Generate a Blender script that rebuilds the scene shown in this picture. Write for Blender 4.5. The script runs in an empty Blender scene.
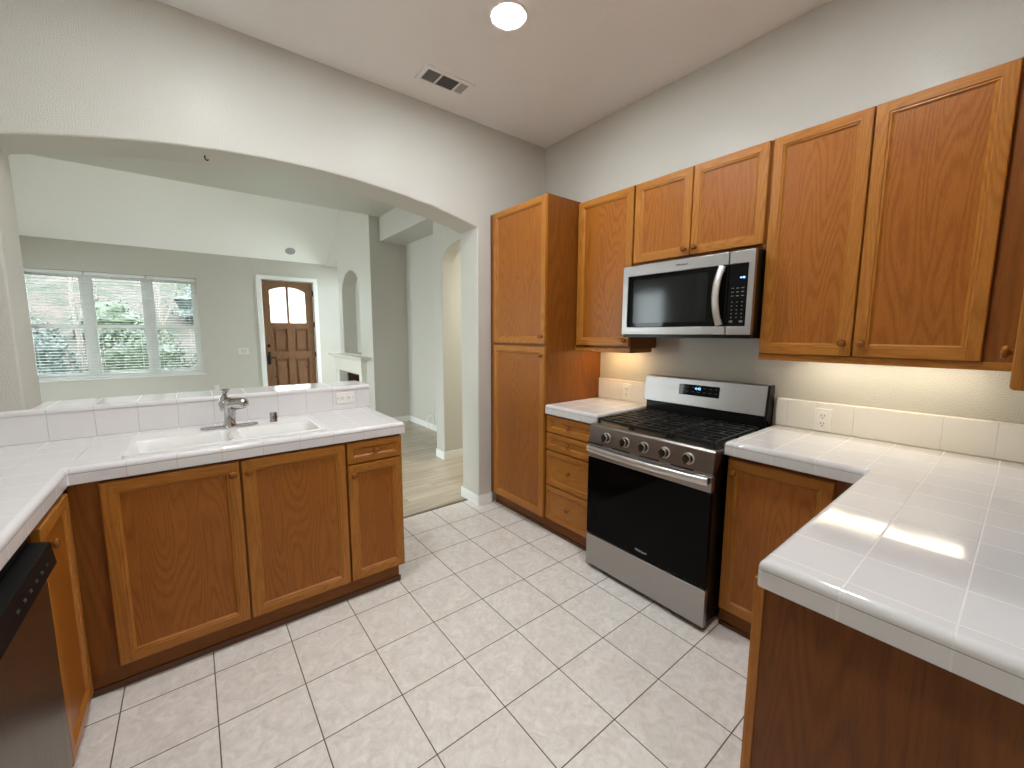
import bpy, bmesh, math, random
from mathutils import Vector, Matrix
from mathutils.geometry import tessellate_polygon

random.seed(7)
SC = bpy.context.scene
COL = SC.collection

# ------------------------------------------------------------------ camera
CAM = (-1.77997, -2.64745, 1.47349)
YAW, PITCH, ROLL = 0.662127514, -0.118991025, 0.00240889592
FPX = 405.876634
cd = bpy.data.cameras.new('camera')
cam = bpy.data.objects.new('camera', cd)
COL.objects.link(cam)
_f = Vector((math.sin(YAW) * math.cos(PITCH), math.cos(YAW) * math.cos(PITCH), math.sin(PITCH)))
_r = Vector((math.cos(YAW), -math.sin(YAW), 0))
_u = _r.cross(_f)
_r2 = math.cos(ROLL) * _r + math.sin(ROLL) * _u
_u2 = -math.sin(ROLL) * _r + math.cos(ROLL) * _u
M = Matrix.Identity(4)
for i in range(3):
    M[i][0], M[i][1], M[i][2], M[i][3] = _r2[i], _u2[i], -_f[i], CAM[i]
cam.matrix_world = M
cd.sensor_fit = 'HORIZONTAL'
cd.sensor_width = 36.0
cd.lens = FPX / 1024 * 36
cd.shift_x = 3.37 / 1024
cd.shift_y = -2.63 / 1024
cd.clip_start = 0.02
SC.camera = cam

# ------------------------------------------------------------------ world, exposure
world = bpy.data.worlds.new('overcast_sky')
SC.world = world
world.use_nodes = True
_bg = world.node_tree.nodes['Background']
_bg.inputs[0].default_value = (0.86, 0.97, 1.0, 1)
_bg.inputs[1].default_value = 11.5
SC.view_settings.view_transform = 'Standard'
SC.view_settings.look = 'None'
SC.view_settings.gamma = 1.0
SC.view_settings.use_curve_mapping = False
SC.view_settings.exposure = 0.42
SC.cycles.use_denoising = True
SC.cycles.max_bounces = 12
SC.cycles.diffuse_bounces = 6
SC.cycles.glossy_bounces = 4
SC.cycles.transparent_max_bounces = 12
SC.cycles.sample_clamp_indirect = 6.0
SC.cycles.caustics_reflective = False
SC.cycles.caustics_refractive = False
CAN_W = 225.0          # emission strength of the recessed kitchen cans
UC_WARM = 9.0         # under-cabinet strip left of the range
UC_COOL = 5.5        # under-cabinet strip right of the range


def portal(loc, rot, sx, sy):
    ld = bpy.data.lights.new('sky_portal', 'AREA')
    ld.shape = 'RECTANGLE'
    ld.size, ld.size_y = sx, sy
    ld.cycles.is_portal = True
    o = bpy.data.objects.new('sky_portal', ld)
    o.location = loc
    o.rotation_euler = rot
    COL.objects.link(o)


H = math.pi / 2
portal((-2.67, 6.56, 1.56), (-H, 0, 0), 2.1, 1.7)      # front window, opening towards the room
portal((-0.22, 6.56, 2.0), (-H, 0, 0), 0.7, 0.75)      # front door lights
portal((-5.42, 4.95, 1.35), (0, -H, 0), 2.1, 2.1)        # side window of the living room
portal((-5.42, 1.9, 1.35), (0, -H, 0), 2.1, 2.0)       # added second side window, out of view
portal((1.22, 5.87, 1.45), (0, H, 0), 2.6, 0.7)          # added entry side window, out of view


# ------------------------------------------------------------------ node helpers
class NT:
    def __init__(self, name):
        self.m = bpy.data.materials.new(name)
        self.m.use_nodes = True
        self.t = self.m.node_tree
        self.n = self.t.nodes
        self.b = self.n['Principled BSDF']

    def put(self, sock, v):
        if v is None:
            return
        if isinstance(v, bpy.types.NodeSocket):
            self.t.links.new(v, sock)
        elif isinstance(v, (tuple, list)) and len(v) == 3 and sock.type == 'RGBA':
            sock.default_value = (*v, 1)
        else:
            sock.default_value = v

    def node(self, typ, ins=None, **kw):
        nd = self.n.new(typ)
        for k, v in kw.items():
            setattr(nd, k, v)
        for k, v in (ins or {}).items():
            self.put(nd.inputs[k], v)
        return nd

    def math(self, op, a, b=None, c=None):
        return self.node('ShaderNodeMath', {0: a, 1: b, 2: c} if c is not None else ({0: a, 1: b} if b is not None else {0: a}), operation=op).outputs[0]

    def vmath(self, op, a, b=None):
        nd = self.node('ShaderNodeVectorMath', operation=op)
        self.put(nd.inputs[0], a)
        if b is not None:
            self.put(nd.inputs[3 if op == 'SCALE' else 1], b)
        return nd.outputs[0]

    def mix(self, f, a, b):
        nd = self.node('ShaderNodeMix', data_type='RGBA')
        self.put(nd.inputs[0], f)
        self.put(nd.inputs[6], a)
        self.put(nd.inputs[7], b)
        return nd.outputs[2]

    def ramp(self, v, lo, hi, a=0.0, b=1.0):
        return self.node('ShaderNodeMapRange', {0: v, 1: lo, 2: hi, 3: a, 4: b}).outputs[0]

    def noise(self, vec, scale, detail=2.0, rough=0.5, dist=0.0):
        return self.node('ShaderNodeTexNoise', {'Vector': vec, 'Scale': scale, 'Detail': detail, 'Roughness': rough, 'Distortion': dist}).outputs[0]

    def bump(self, h, strength, dist, normal=None):
        ins = {'Strength': strength, 'Distance': dist, 'Height': h}
        if normal is not None:
            ins['Normal'] = normal
        return self.node('ShaderNodeBump', ins).outputs[0]

    def pos(self):
        return self.node('ShaderNodeNewGeometry').outputs['Position']

    def obj(self):
        return self.node('ShaderNodeTexCoord').outputs['Object']

    def set(self, **kw):
        names = dict(color='Base Color', rough='Roughness', metal='Metallic', normal='Normal', coat='Coat Weight', coat_rough='Coat Roughness',
                     emit='Emission Color', emit_s='Emission Strength', spec='Specular IOR Level', trans='Transmission Weight', alpha='Alpha')
        for k, v in kw.items():
            self.put(self.b.inputs[names[k]], v)
        return self.m


def srgb(r, g, b):
    f = lambda c: (c / 255 / 12.92) if c / 255 <= 0.04045 else ((c / 255 + 0.055) / 1.055) ** 2.4
    return (f(r), f(g), f(b))


def plain(name, col, rough=0.5, metal=0.0, **kw):
    return NT(name).set(color=col, rough=rough, metal=metal, **kw)


def speckled(name, col, rough, metal=0.0, scale=60, amt=0.06, bump=0.0, **kw):
    """a plain coat with slight unevenness of tone"""
    n = NT(name)
    v = n.noise(n.pos(), scale, 3)
    a = tuple(c * (1 - amt) for c in col)
    b = tuple(min(1, c * (1 + amt)) for c in col)
    nm = n.bump(v, bump, 0.002) if bump else None
    return n.set(color=n.mix(v, a, b), rough=rough, metal=metal, normal=nm, **kw)


def paint(name, col, rough=0.30, scale=190, bump=0.42):
    n = NT(name)
    p = n.pos()
    v = n.noise(p, scale, 2, 0.45)
    big = n.noise(p, 1.5, 2)
    c = n.mix(big, tuple(x * 0.97 for x in col), col)
    return n.set(color=c, rough=rough, normal=n.bump(n.ramp(v, 0.42, 0.66), bump, 0.003))


def wood(name, light, dark, along, rough=0.36, knots=False):
    """oak: along = (x, y, z) stretch factors of the grain, small along the board"""
    n = NT(name)
    rnd = n.node('ShaderNodeObjectInfo').outputs['Random']
    off = n.node('ShaderNodeCombineXYZ', {0: n.math('MULTIPLY', rnd, 17.3), 1: n.math('MULTIPLY', rnd, 31.7), 2: n.math('MULTIPLY', rnd, 11.1)}).outputs[0]
    p = n.vmath('ADD', n.obj(), off)
    q = n.vmath('MULTIPLY', p, along)
    field = n.noise(q, 1.0, 1.5, 0.4, 0.15)
    rings = n.math('SINE', n.math('MULTIPLY', field, 170.0))
    rings = n.ramp(rings, -1, 1)
    rings = n.math('POWER', rings, 1.6)
    fine = n.noise(n.vmath('MULTIPLY', p, tuple(a * 38 for a in along)), 1.0, 3, 0.6)
    pores = n.noise(n.vmath('MULTIPLY', p, tuple(a * (75 if a > 1 else 30) for a in along)), 1.0, 2, 0.5)
    broad = n.noise(n.vmath('MULTIPLY', p, tuple(a * 0.8 for a in along)), 1.0, 2)
    f = n.math('ADD', n.math('MULTIPLY', rings, 0.26), n.math('MULTIPLY', fine, 0.6))
    f = n.math('ADD', f, n.math('MULTIPLY', broad, 0.32))
    f = n.ramp(f, 0.2, 0.95)
    c = n.mix(f, light, dark)
    c = n.mix(n.math('MULTIPLY', n.ramp(pores, 0.58, 0.7), 0.35), c, tuple(x * 0.5 for x in dark))
    if knots:
        kn = n.node('ShaderNodeTexVoronoi', {'Vector': p, 'Scale': 3.2}).outputs['Distance']
        c = n.mix(n.ramp(kn, 0.05, 0.10, 0.85, 0.0), c, tuple(x * 0.25 for x in dark))
    return n.set(color=c, rough=rough, normal=n.bump(fine, 0.08, 0.001), spec=0.3)


def tile(name, axes, col, grout, gw=0.004, rough=0.1, tilt=0.012, zline=None, mott=None, bump=0.35, soft=0.0012, blot=None):
    """square ceramic tiles: axes = {0: (origin, size) or [line positions], 1: ...}, joints as grout lines"""
    n = NT(name)
    g = n.node('ShaderNodeNewGeometry')
    p = n.node('ShaderNodeSeparateXYZ', {0: g.outputs['Position']}).outputs
    nr = n.node('ShaderNodeSeparateXYZ', {0: g.outputs['True Normal']}).outputs
    line = None
    ids = [0.0, 0.0, 0.0]
    for ax, spec in axes.items():
        if isinstance(spec, tuple):
            t = n.math('DIVIDE', n.math('SUBTRACT', p[ax], spec[0]), spec[1])
            fr = n.math('FRACT', t)
            d = n.math('MULTIPLY', n.math('MINIMUM', fr, n.math('SUBTRACT', 1.0, fr)), spec[1])
            ids[ax] = n.math('FLOOR', t)
        else:
            d = None
            cnt = None
            for x in spec:
                e = n.math('ABSOLUTE', n.math('SUBTRACT', p[ax], x))
                d = e if d is None else n.math('MINIMUM', d, e)
                s = n.math('GREATER_THAN', p[ax], x)
                cnt = s if cnt is None else n.math('ADD', cnt, s)
            ids[ax] = cnt
        ln = n.ramp(d, gw / 2 - soft / 2, gw / 2 + soft / 2, 1.0, 0.0)
        ln = n.math('MULTIPLY', ln, n.math('LESS_THAN', n.math('ABSOLUTE', nr[ax]), 0.75))
        line = ln if line is None else n.math('MAXIMUM', line, ln)
    if zline is not None:
        d = n.math('ABSOLUTE', n.math('SUBTRACT', p[2], zline))
        ln = n.math('MULTIPLY', n.ramp(d, 0.0006, 0.0006 + soft, 1.0, 0.0), n.math('LESS_THAN', n.math('ABSOLUTE', nr[2]), 0.5))
        line = n.math('MAXIMUM', line, ln)
    zl = ln if zline is not None else None
    idv = n.node('ShaderNodeCombineXYZ', {0: ids[0], 1: ids[1], 2: ids[2]}).outputs[0]
    wn = n.node('ShaderNodeTexWhiteNoise', {0: idv}, noise_dimensions='3D')
    base = col
    if mott:
        shift = n.vmath('ADD', g.outputs['Position'], n.vmath('SCALE', wn.outputs['Color'], 40.0))
        a = n.noise(shift, 15, 6, 0.65, 1.4)
        b = n.noise(shift, 60, 4, 0.6, 0.6)
        f = n.ramp(n.math('ADD', n.math('MULTIPLY', a, 0.7), n.math('MULTIPLY', b, 0.3)), 0.36, 0.64)
        base = n.mix(f, mott, col)
        base = n.mix(n.math('MULTIPLY', wn.outputs['Value'], 0.18), base, mott)
    c = n.mix(line, base, grout)
    if zl is not None:
        c = n.mix(n.math('MULTIPLY', zl, 0.75), c, srgb(120, 112, 106))
    jit = n.vmath('SCALE', n.vmath('SUBTRACT', wn.outputs['Color'], (0.5, 0.5, 0.5)), tilt)
    nn = n.vmath('NORMALIZE', n.vmath('ADD', g.outputs['Normal'], jit))
    wav = n.noise(g.outputs['Position'], 14, 2)
    hgt = n.math('SUBTRACT', n.math('MULTIPLY', wav, 0.25), line)
    nn = n.bump(hgt, bump, 0.003, nn)
    return n.set(color=c, rough=n.mix(line, (rough,) * 3, (0.85,) * 3), normal=nn)


def glass(name, col=(1, 1, 1), refl=0.06):
    """thin pane: lets light through and mirrors a little"""
    n = NT(name)
    n.n.remove(n.b)
    tr = n.node('ShaderNodeBsdfTransparent', {0: (*col, 1)})
    gl = n.node('ShaderNodeBsdfGlossy', {'Roughness': 0.02})
    fr = n.node('ShaderNodeFresnel', {0: 1.45})
    mx = n.node('ShaderNodeMixShader', {0: fr.outputs[0]})
    n.t.links.new(tr.outputs[0], mx.inputs[1])
    n.t.links.new(gl.outputs[0], mx.inputs[2])
    n.t.links.new(mx.outputs[0], n.n['Material Output'].inputs[0])
    return n.m


def frosted(name):
    n = NT(name)
    n.n.remove(n.b)
    tr = n.node('ShaderNodeBsdfTransparent', {0: (0.80, 0.95, 0.84, 1)})
    tl = n.node('ShaderNodeBsdfTranslucent', {0: (0.95, 1.0, 0.96, 1)})
    mx = n.node('ShaderNodeMixShader', {0: 0.55})
    n.t.links.new(tr.outputs[0], mx.inputs[1])
    n.t.links.new(tl.outputs[0], mx.inputs[2])
    n.t.links.new(mx.outputs[0], n.n['Material Output'].inputs[0])
    return n.m


def emitter(name, col, s):
    n = NT(name)
    return n.set(color=(0.8, 0.8, 0.8), emit=col, emit_s=s)


def brushed(name, col, rough, stretch):
    n = NT(name)
    v = n.noise(n.vmath('MULTIPLY', n.pos(), stretch), 1.0, 3, 0.6)
    r = n.ramp(v, 0.3, 0.7, rough - 0.05, rough + 0.07)
    c = n.mix(v, tuple(x * 0.93 for x in col), col)
    return n.set(color=c, rough=r, metal=1.0)


OAK_L, OAK_D = srgb(182, 120, 48), srgb(142, 85, 26)
MT = {}
MT['oak'] = wood('oak_vertical', OAK_L, OAK_D, (7.0, 7.0, 0.7))
MT['oak_h'] = wood('oak_horizontal', OAK_L, OAK_D, (0.8, 0.8, 9.0))
MT['oak_panel'] = wood('oak_panel', srgb(168, 102, 34), srgb(128, 70, 16), (7.0, 7.0, 0.9))
MT['oak_side'] = wood('oak_side', srgb(144, 84, 28), srgb(110, 60, 14), (6.0, 6.0, 0.45), 0.42)
MT['oak_toe'] = wood('oak_toe', srgb(136, 80, 28), srgb(104, 58, 16), (0.8, 0.8, 8.0), 0.5)
MT['dark_gap'] = speckled('dark_moulding', srgb(88, 55, 30), 0.6)
MT['knob'] = wood('oak_knob', srgb(150, 94, 40), srgb(112, 64, 22), (20, 20, 20), 0.22)
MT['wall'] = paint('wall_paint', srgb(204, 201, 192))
MT['ceil'] = paint('ceiling_paint', srgb(246, 245, 243), 0.7, 90, 0.15)
MT['trim'] = speckled('white_trim', srgb(236, 236, 232), 0.35)
MT['floor'] = tile('floor_tile', {0: (0.0, 0.3), 1: (0.0, 0.3)}, srgb(244, 240, 234), srgb(92, 84, 76), 0.0042, 0.3, 0.004, mott=srgb(218, 210, 200), bump=0.25)
WT, WG = srgb(210, 208, 207), srgb(216, 214, 210)
WTS = srgb(226, 223, 223)
MT['ctr_sink'] = tile('tile_sink_counter', {0: (-2.175, 0.1562), 1: (-0.33, 0.157)}, WTS, srgb(205, 202, 199), 0.003, 0.08, zline=0.943)
MT['ctr_stove'] = tile('tile_range_counter', {0: (-0.134, 0.1545), 1: (-2.46, 0.1545)}, WT, WG, 0.0034, 0.08, zline=0.943)
MT['bs_sink'] = tile('tile_sink_splash', {0: (-2.175, 0.1562)}, WTS, srgb(200, 197, 194), 0.003, 0.1)
MT['bs_stove'] = tile('tile_range_splash', {1: [-1.862, -1.992, -2.144, -2.445, -2.598, -2.75, -0.80, -0.65]}, srgb(234, 230, 222), WG, 0.0035, 0.1)
MT['porcelain'] = speckled('white_porcelain', srgb(240, 239, 236), 0.07, amt=0.01)
MT['chrome'] = speckled('chrome', (0.56, 0.56, 0.58), 0.05, 1.0, amt=0.02)
MT['steel'] = brushed('brushed_steel', (0.42, 0.40, 0.385), 0.36, (1, 0.6, 260))
MT['steel_v'] = brushed('brushed_steel_handle', (0.70, 0.69, 0.67), 0.34, (1, 200, 1))
MT['steel_dark'] = brushed('dark_steel', (0.27, 0.245, 0.225), 0.34, (1, 0.6, 260))
MT['knob_dark'] = speckled('dark_bronze_steel', (0.07, 0.055, 0.045), 0.35, 0.8)
MT['blackgl'] = speckled('black_glass', (0.003, 0.003, 0.003), 0.05, amt=0.02, spec=0.16)
MT['black'] = speckled('black_enamel', (0.004, 0.004, 0.004), 0.3, spec=0.25)
MT['dw_black'] = speckled('matte_black_plastic', (0.006, 0.006, 0.006), 0.5, spec=0.12)
MT['iron'] = speckled('cast_iron', (0.010, 0.010, 0.010), 0.36, spec=0.4)
MT['grey_ink'] = plain('grey_print', (0.16, 0.16, 0.16), 0.5)
MT['silver_ink'] = plain('silver_print', (0.7, 0.7, 0.7), 0.3, 0.6)
MT['blue_led'] = emitter('blue_digits', (0.12, 0.40, 1.0), 3.0)
MT['plate'] = speckled('white_plastic', srgb(238, 236, 230), 0.35, amt=0.01)
MT['shaded_plate'] = speckled('shaded_white_plastic', srgb(220, 219, 214), 0.4, amt=0.01)  # white plastic greyed so the far-wall plates look shaded
MT['slot'] = plain('dark_slot', (0.02, 0.02, 0.02), 0.6)
MT['bronze'] = speckled('dark_bronze', (0.018, 0.014, 0.012), 0.35, 0.7)
MT['alder'] = wood('knotty_alder', srgb(148, 108, 78), srgb(104, 74, 52), (7, 7, 0.6), 0.5, True)
MT['alder_h'] = wood('knotty_alder_rail', srgb(138, 100, 72), srgb(98, 68, 48), (0.7, 0.7, 8), 0.5)
MT['pane'] = glass('window_pane')
MT['door_pane'] = frosted('door_light_glass')
MT['blind'] = speckled('blind_slat', srgb(232, 234, 232), 0.5, amt=0.02)
MT['can_lens'] = emitter('can_lens', (0.95, 1.0, 1.03), CAN_W)
MT['hall_fill_lens'] = emitter('added_hall_lens', (1.0, 0.98, 0.86), 420.0)
MT['uc_warm'] = emitter('warm_strip_lens', (1.0, 0.68, 0.32), UC_WARM)
MT['uc_cool'] = emitter('neutral_strip_lens', (1.0, 0.88, 0.66), UC_COOL)
MT['grey_can'] = speckled('grey_baffle', (0.35, 0.35, 0.34), 0.4)
MT['firebrick'] = speckled('firebox_black', (0.01, 0.01, 0.01), 0.8)
MT['stone'] = speckled('grey_hearth_stone', srgb(150, 148, 142), 0.35)
MT['dw_steel'] = brushed('dishwasher_steel', (0.20, 0.175, 0.155), 0.34, (40, 400, 2))
MT['mantel'] = speckled('mantel_paint', srgb(226, 224, 214), 0.45)

n = NT('wood_floor')
_p = n.pos()
_s = n.node('ShaderNodeSeparateXYZ', {0: _p}).outputs
_row = n.math('FLOOR', n.math('DIVIDE', _s[1], 0.18))
_rn = n.node('ShaderNodeTexWhiteNoise', {1: _row}, noise_dimensions='1D').outputs['Value']
_xx = n.math('ADD', _s[0], n.math('MULTIPLY', _rn, 5.0))
_col = n.math('FLOOR', n.math('DIVIDE', _xx, 1.2))
_id = n.node('ShaderNodeTexWhiteNoise', {0: n.node('ShaderNodeCombineXYZ', {0: _col, 1: _row}).outputs[0]}, noise_dimensions='3D').outputs['Value']
_gr = n.noise(n.vmath('ADD', n.vmath('MULTIPLY', _p, (1.3, 22, 1)), n.node('ShaderNodeCombineXYZ', {0: n.math('MULTIPLY', _id, 50)}).outputs[0]), 1.0, 4, 0.6, 0.5)
_f = n.ramp(n.math('ADD', n.math('MULTIPLY', _gr, 0.86), n.math('MULTIPLY', _id, 0.14)), 0.3, 0.72)
_c = n.mix(_f, srgb(206, 194, 175), srgb(150, 136, 118))
_fr = n.math('FRACT', n.math('DIVIDE', _s[1], 0.18))
_d = n.math('MULTIPLY', n.math('MINIMUM', _fr, n.math('SUBTRACT', 1.0, _fr)), 0.18)
_fx = n.math('FRACT', n.math('DIVIDE', _xx, 1.2))
_dx = n.math('MULTIPLY', n.math('MINIMUM', _fx, n.math('SUBTRACT', 1.0, _fx)), 1.2)
_l = n.ramp(n.math('MINIMUM', _d, _dx), 0.0006, 0.0022, 0.6, 0.0)
MT['woodfloor'] = n.set(color=n.mix(_l, _c, srgb(80, 70, 58)), rough=0.34, normal=n.bump(_gr, 0.06, 0.001))

n = NT('leaf_green')
_v = n.noise(n.pos(), 16, 3, 0.7)
MT['leaf'] = n.set(color=n.mix(n.ramp(_v, 0.35, 0.68), (0.002, 0.006, 0.002), (0.050, 0.084, 0.030)), rough=0.5)
n = NT('leaf_blue_green')
_v = n.noise(n.pos(), 14, 3, 0.7)
MT['leaf2'] = n.set(color=n.mix(n.ramp(_v, 0.35, 0.68), (0.003, 0.008, 0.006), (0.045, 0.075, 0.060)), rough=0.5)
n = NT('hill_soil')
_v = n.noise(n.pos(), 2.2, 6, 0.7)
MT['hill'] = n.set(color=n.mix(n.ramp(_v, 0.38, 0.62), (0.010, 0.018, 0.007), (0.050, 0.036, 0.030)), rough=0.9)
MT['bark'] = speckled('tree_bark', (0.12, 0.105, 0.09), 0.9, amt=0.4)
MT['pale_bounce'] = speckled('pale_bounce_ground', (0.62, 0.6, 0.56), 0.8)


# ------------------------------------------------------------------ mesh helpers (world coordinates; children are stored relative to their thing)
def root_loc(o):
    v = Vector((0, 0, 0))
    while o is not None:
        v += o.location
        o = o.parent
    return v


def link(name, bm, mats, parent=None, bevel=0.0, seg=2, weight=False, smooth=False, angle=35):
    bmesh.ops.recalc_face_normals(bm, faces=bm.faces)
    off = root_loc(parent) if parent else Vector((0, 0, 0))
    if parent is None:
        # origin at the base centre of the mesh
        xs = [v.co.x for v in bm.verts]; ys = [v.co.y for v in bm.verts]; zs = [v.co.z for v in bm.verts]
        off = Vector(((min(xs) + max(xs)) / 2, (min(ys) + max(ys)) / 2, min(zs)))
    for v in bm.verts:
        v.co -= off
    me = bpy.data.meshes.new(name)
    for f in bm.faces:
        f.smooth = smooth or bevel > 0
    bm.to_mesh(me)
    bm.free()
    for m in (mats if isinstance(mats, (list, tuple)) else [mats]):
        me.materials.append(m)
    o = bpy.data.objects.new(name, me)
    COL.objects.link(o)
    if parent:
        o.parent = parent
    else:
        o.location = off
    if bevel > 0:
        md = o.modifiers.new('bevel', 'BEVEL')
        md.width = bevel
        md.segments = seg
        md.limit_method = 'WEIGHT' if weight else 'ANGLE'
        md.angle_limit = math.radians(angle)
        md.harden_normals = True
    elif smooth:
        try:
            me.set_sharp_from_angle(angle=math.radians(angle))
        except Exception:
            pass
    return o


def tag(o, label, cat, group=None):
    o['label'] = label
    o['category'] = cat
    if group:
        o['group'] = group
    return o


def thing(name, label, cat, loc=(0, 0, 0), group=None):
    o = bpy.data.objects.new(name, None)
    o.empty_display_size = 0.05
    o.location = loc
    COL.objects.link(o)
    return tag(o, label, cat, group)


def struct(o):
    o['kind'] = 'structure'
    return o


def B():
    return bmesh.new()


def box(bm, x0, x1, y0, y1, z0, z1, mi=0):
    vs = [bm.verts.new((x, y, z)) for z in (z0, z1) for y in (y0, y1) for x in (x0, x1)]
    for q in ((0, 1, 3, 2), (4, 6, 7, 5), (0, 4, 5, 1), (2, 3, 7, 6), (0, 2, 6, 4), (1, 5, 7, 3)):
        f = bm.faces.new([vs[i] for i in q])
        f.material_index = mi
    return vs


def bx(*a):
    bm = B()
    box(bm, *a)
    return bm


def map3(axis, u, v, w):
    """axis = the extrusion axis: x -> (w, u, v), y -> (u, w, v), z -> (u, v, w)"""
    return {'x': (w, u, v), 'y': (u, w, v), 'z': (u, v, w)}[axis]


def prism(bm, axis, outer, w0, w1, holes=(), mi=0):
    """solid from a polygon (with holes) pushed along an axis"""
    loops = [list(outer)] + [list(h) for h in holes]
    flat = [p for l in loops for p in l]
    a = [bm.verts.new(map3(axis, p[0], p[1], w0)) for p in flat]
    b = [bm.verts.new(map3(axis, p[0], p[1], w1)) for p in flat]
    tris = tessellate_polygon([[Vector((p[0], p[1], 0)) for p in l] for l in loops])
    for t in tris:
        for side in (a, b):
            try:
                f = bm.faces.new([side[i] for i in t])
                f.material_index = mi
            except ValueError:
                pass
    k = 0
    for l in loops:
        m = len(l)
        for i in range(m):
            j = (i + 1) % m
            f = bm.faces.new((a[k + i], a[k + j], b[k + j], b[k + i]))
            f.material_index = mi
        k += m
    return bm


def lathe(bm, base, axis, prof, seg=20, mi=0):
    """prof = [(radius, height along axis)]"""
    ax = Vector(axis).normalized()
    e1 = ax.orthogonal().normalized()
    e2 = ax.cross(e1)
    base = Vector(base)
    rings = []
    for r, h in prof:
        c = base + ax * h
        if r < 1e-6:
            rings.append([bm.verts.new(c)])
        else:
            rings.append([bm.verts.new(c + (e1 * math.cos(2 * math.pi * k / seg) + e2 * math.sin(2 * math.pi * k / seg)) * r) for k in range(seg)])
    for A, Bq in zip(rings, rings[1:]):
        for k in range(seg):
            j = (k + 1) % seg
            if len(A) == 1 and len(Bq) == 1:
                continue
            if len(A) == 1:
                f = bm.faces.new((A[0], Bq[k], Bq[j]))
            elif len(Bq) == 1:
                f = bm.faces.new((A[k], Bq[0], A[j]))
            else:
                f = bm.faces.new((A[k], Bq[k], Bq[j], A[j]))
            f.material_index = mi
    for R in (rings[0], rings[-1]):
        if len(R) > 1:
            f = bm.faces.new(R)
            f.material_index = mi
    return bm


def tube(bm, pts, rad, seg=10, mi=0, sx=1.0, sy=1.0, up=None):
    """swept tube; rad may be a list; sx, sy flatten the section"""
    pts = [Vector(p) for p in pts]
    n_ = len(pts)
    if not isinstance(rad, (list, tuple)):
        rad = [rad] * n_
    rings = []
    prev = None
    for i, p in enumerate(pts):
        t = (pts[min(i + 1, n_ - 1)] - pts[max(i - 1, 0)]).normalized()
        if up is not None:
            e1 = (Vector(up) - t * Vector(up).dot(t)).normalized()
        elif prev is None:
            e1 = t.orthogonal().normalized()
        else:
            e1 = (prev - t * prev.dot(t)).normalized()
        prev = e1
        e2 = t.cross(e1)
        rings.append([bm.verts.new(p + (e1 * math.cos(2 * math.pi * k / seg) * sx + e2 * math.sin(2 * math.pi * k / seg) * sy) * rad[i]) for k in range(seg)])
    for A, Bq in zip(rings, rings[1:]):
        for k in range(seg):
            j = (k + 1) % seg
            f = bm.faces.new((A[k], Bq[k], Bq[j], A[j]))
            f.material_index = mi
    for R in (rings[0], rings[-1]):
        f = bm.faces.new(R)
        f.material_index = mi
    return bm


def cells(bm, axis, us, vs, filled, w0, w1, weight_top=False):
    """slab made of a grid of cells, only the outer faces; for worktops with cut-outs and walls with openings"""
    vd = {}

    def V(i, j, k):
        key = (i, j, k)
        if key not in vd:
            vd[key] = bm.verts.new(map3(axis, us[i], vs[j], w1 if k else w0))
        return vd[key]
    nu, nv = len(us) - 1, len(vs) - 1
    F = lambda i, j: 0 <= i < nu and 0 <= j < nv and filled(i, j)
    for i in range(nu):
        for j in range(nv):
            if not F(i, j):
                continue
            for k in (0, 1):
                bm.faces.new((V(i, j, k), V(i + 1, j, k), V(i + 1, j + 1, k), V(i, j + 1, k)))
            if not F(i - 1, j):
                bm.faces.new((V(i, j, 0), V(i, j + 1, 0), V(i, j + 1, 1), V(i, j, 1)))
            if not F(i + 1, j):
                bm.faces.new((V(i + 1, j, 0), V(i + 1, j + 1, 0), V(i + 1, j + 1, 1), V(i + 1, j, 1)))
            if not F(i, j - 1):
                bm.faces.new((V(i, j, 0), V(i + 1, j, 0), V(i + 1, j, 1), V(i, j, 1)))
            if not F(i, j + 1):
                bm.faces.new((V(i, j + 1, 0), V(i + 1, j + 1, 0), V(i + 1, j + 1, 1), V(i, j + 1, 1)))
    return bm


def top_weights(bm, z, low=0.0, zlow=None):
    """bevel weight 1 on the sharp outline edges at height z and on vertical corners, so a worktop gets its bullnose"""
    lay = bm.edges.layers.float.new('bevel_weight_edge')
    bm.normal_update()
    for e in bm.edges:
        if len(e.link_faces) != 2:
            continue
        if e.link_faces[0].normal.angle(e.link_faces[1].normal, 0) < 0.5:
            continue
        z0, z1 = e.verts[0].co.z, e.verts[1].co.z
        if abs(z0 - z) < 1e-5 and abs(z1 - z) < 1e-5:
            e[lay] = 1.0
        elif abs(z0 - z1) > 1e-4:
            e[lay] = 0.5
        else:
            e[lay] = 0.25


def text_mesh(name, body, size, loc, rot, mat, parent, depth=0.0008):
    cu = bpy.data.curves.new(name, 'FONT')
    cu.body = body
    cu.size = size
    cu.extrude = depth
    cu.align_x = 'CENTER'
    cu.align_y = 'CENTER'
    tmp = bpy.data.objects.new(name + '_tmp', cu)
    COL.objects.link(tmp)
    dg = bpy.context.evaluated_depsgraph_get()
    me = bpy.data.meshes.new_from_object(tmp.evaluated_get(dg))
    bpy.data.objects.remove(tmp)
    bpy.data.curves.remove(cu)
    me.name = name
    me.materials.clear()
    me.materials.append(mat)
    o = bpy.data.objects.new(name, me)
    COL.objects.link(o)
    o.parent = parent
    o.location = Vector(loc) - root_loc(parent)
    o.rotation_euler = rot
    return o


ROT_NX = (H, 0, -H)      # lettering that faces -x
ROT_NY = (H, 0, 0)       # lettering that faces -y
ROT_PX = (H, 0, H)       # lettering that faces +x


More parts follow.
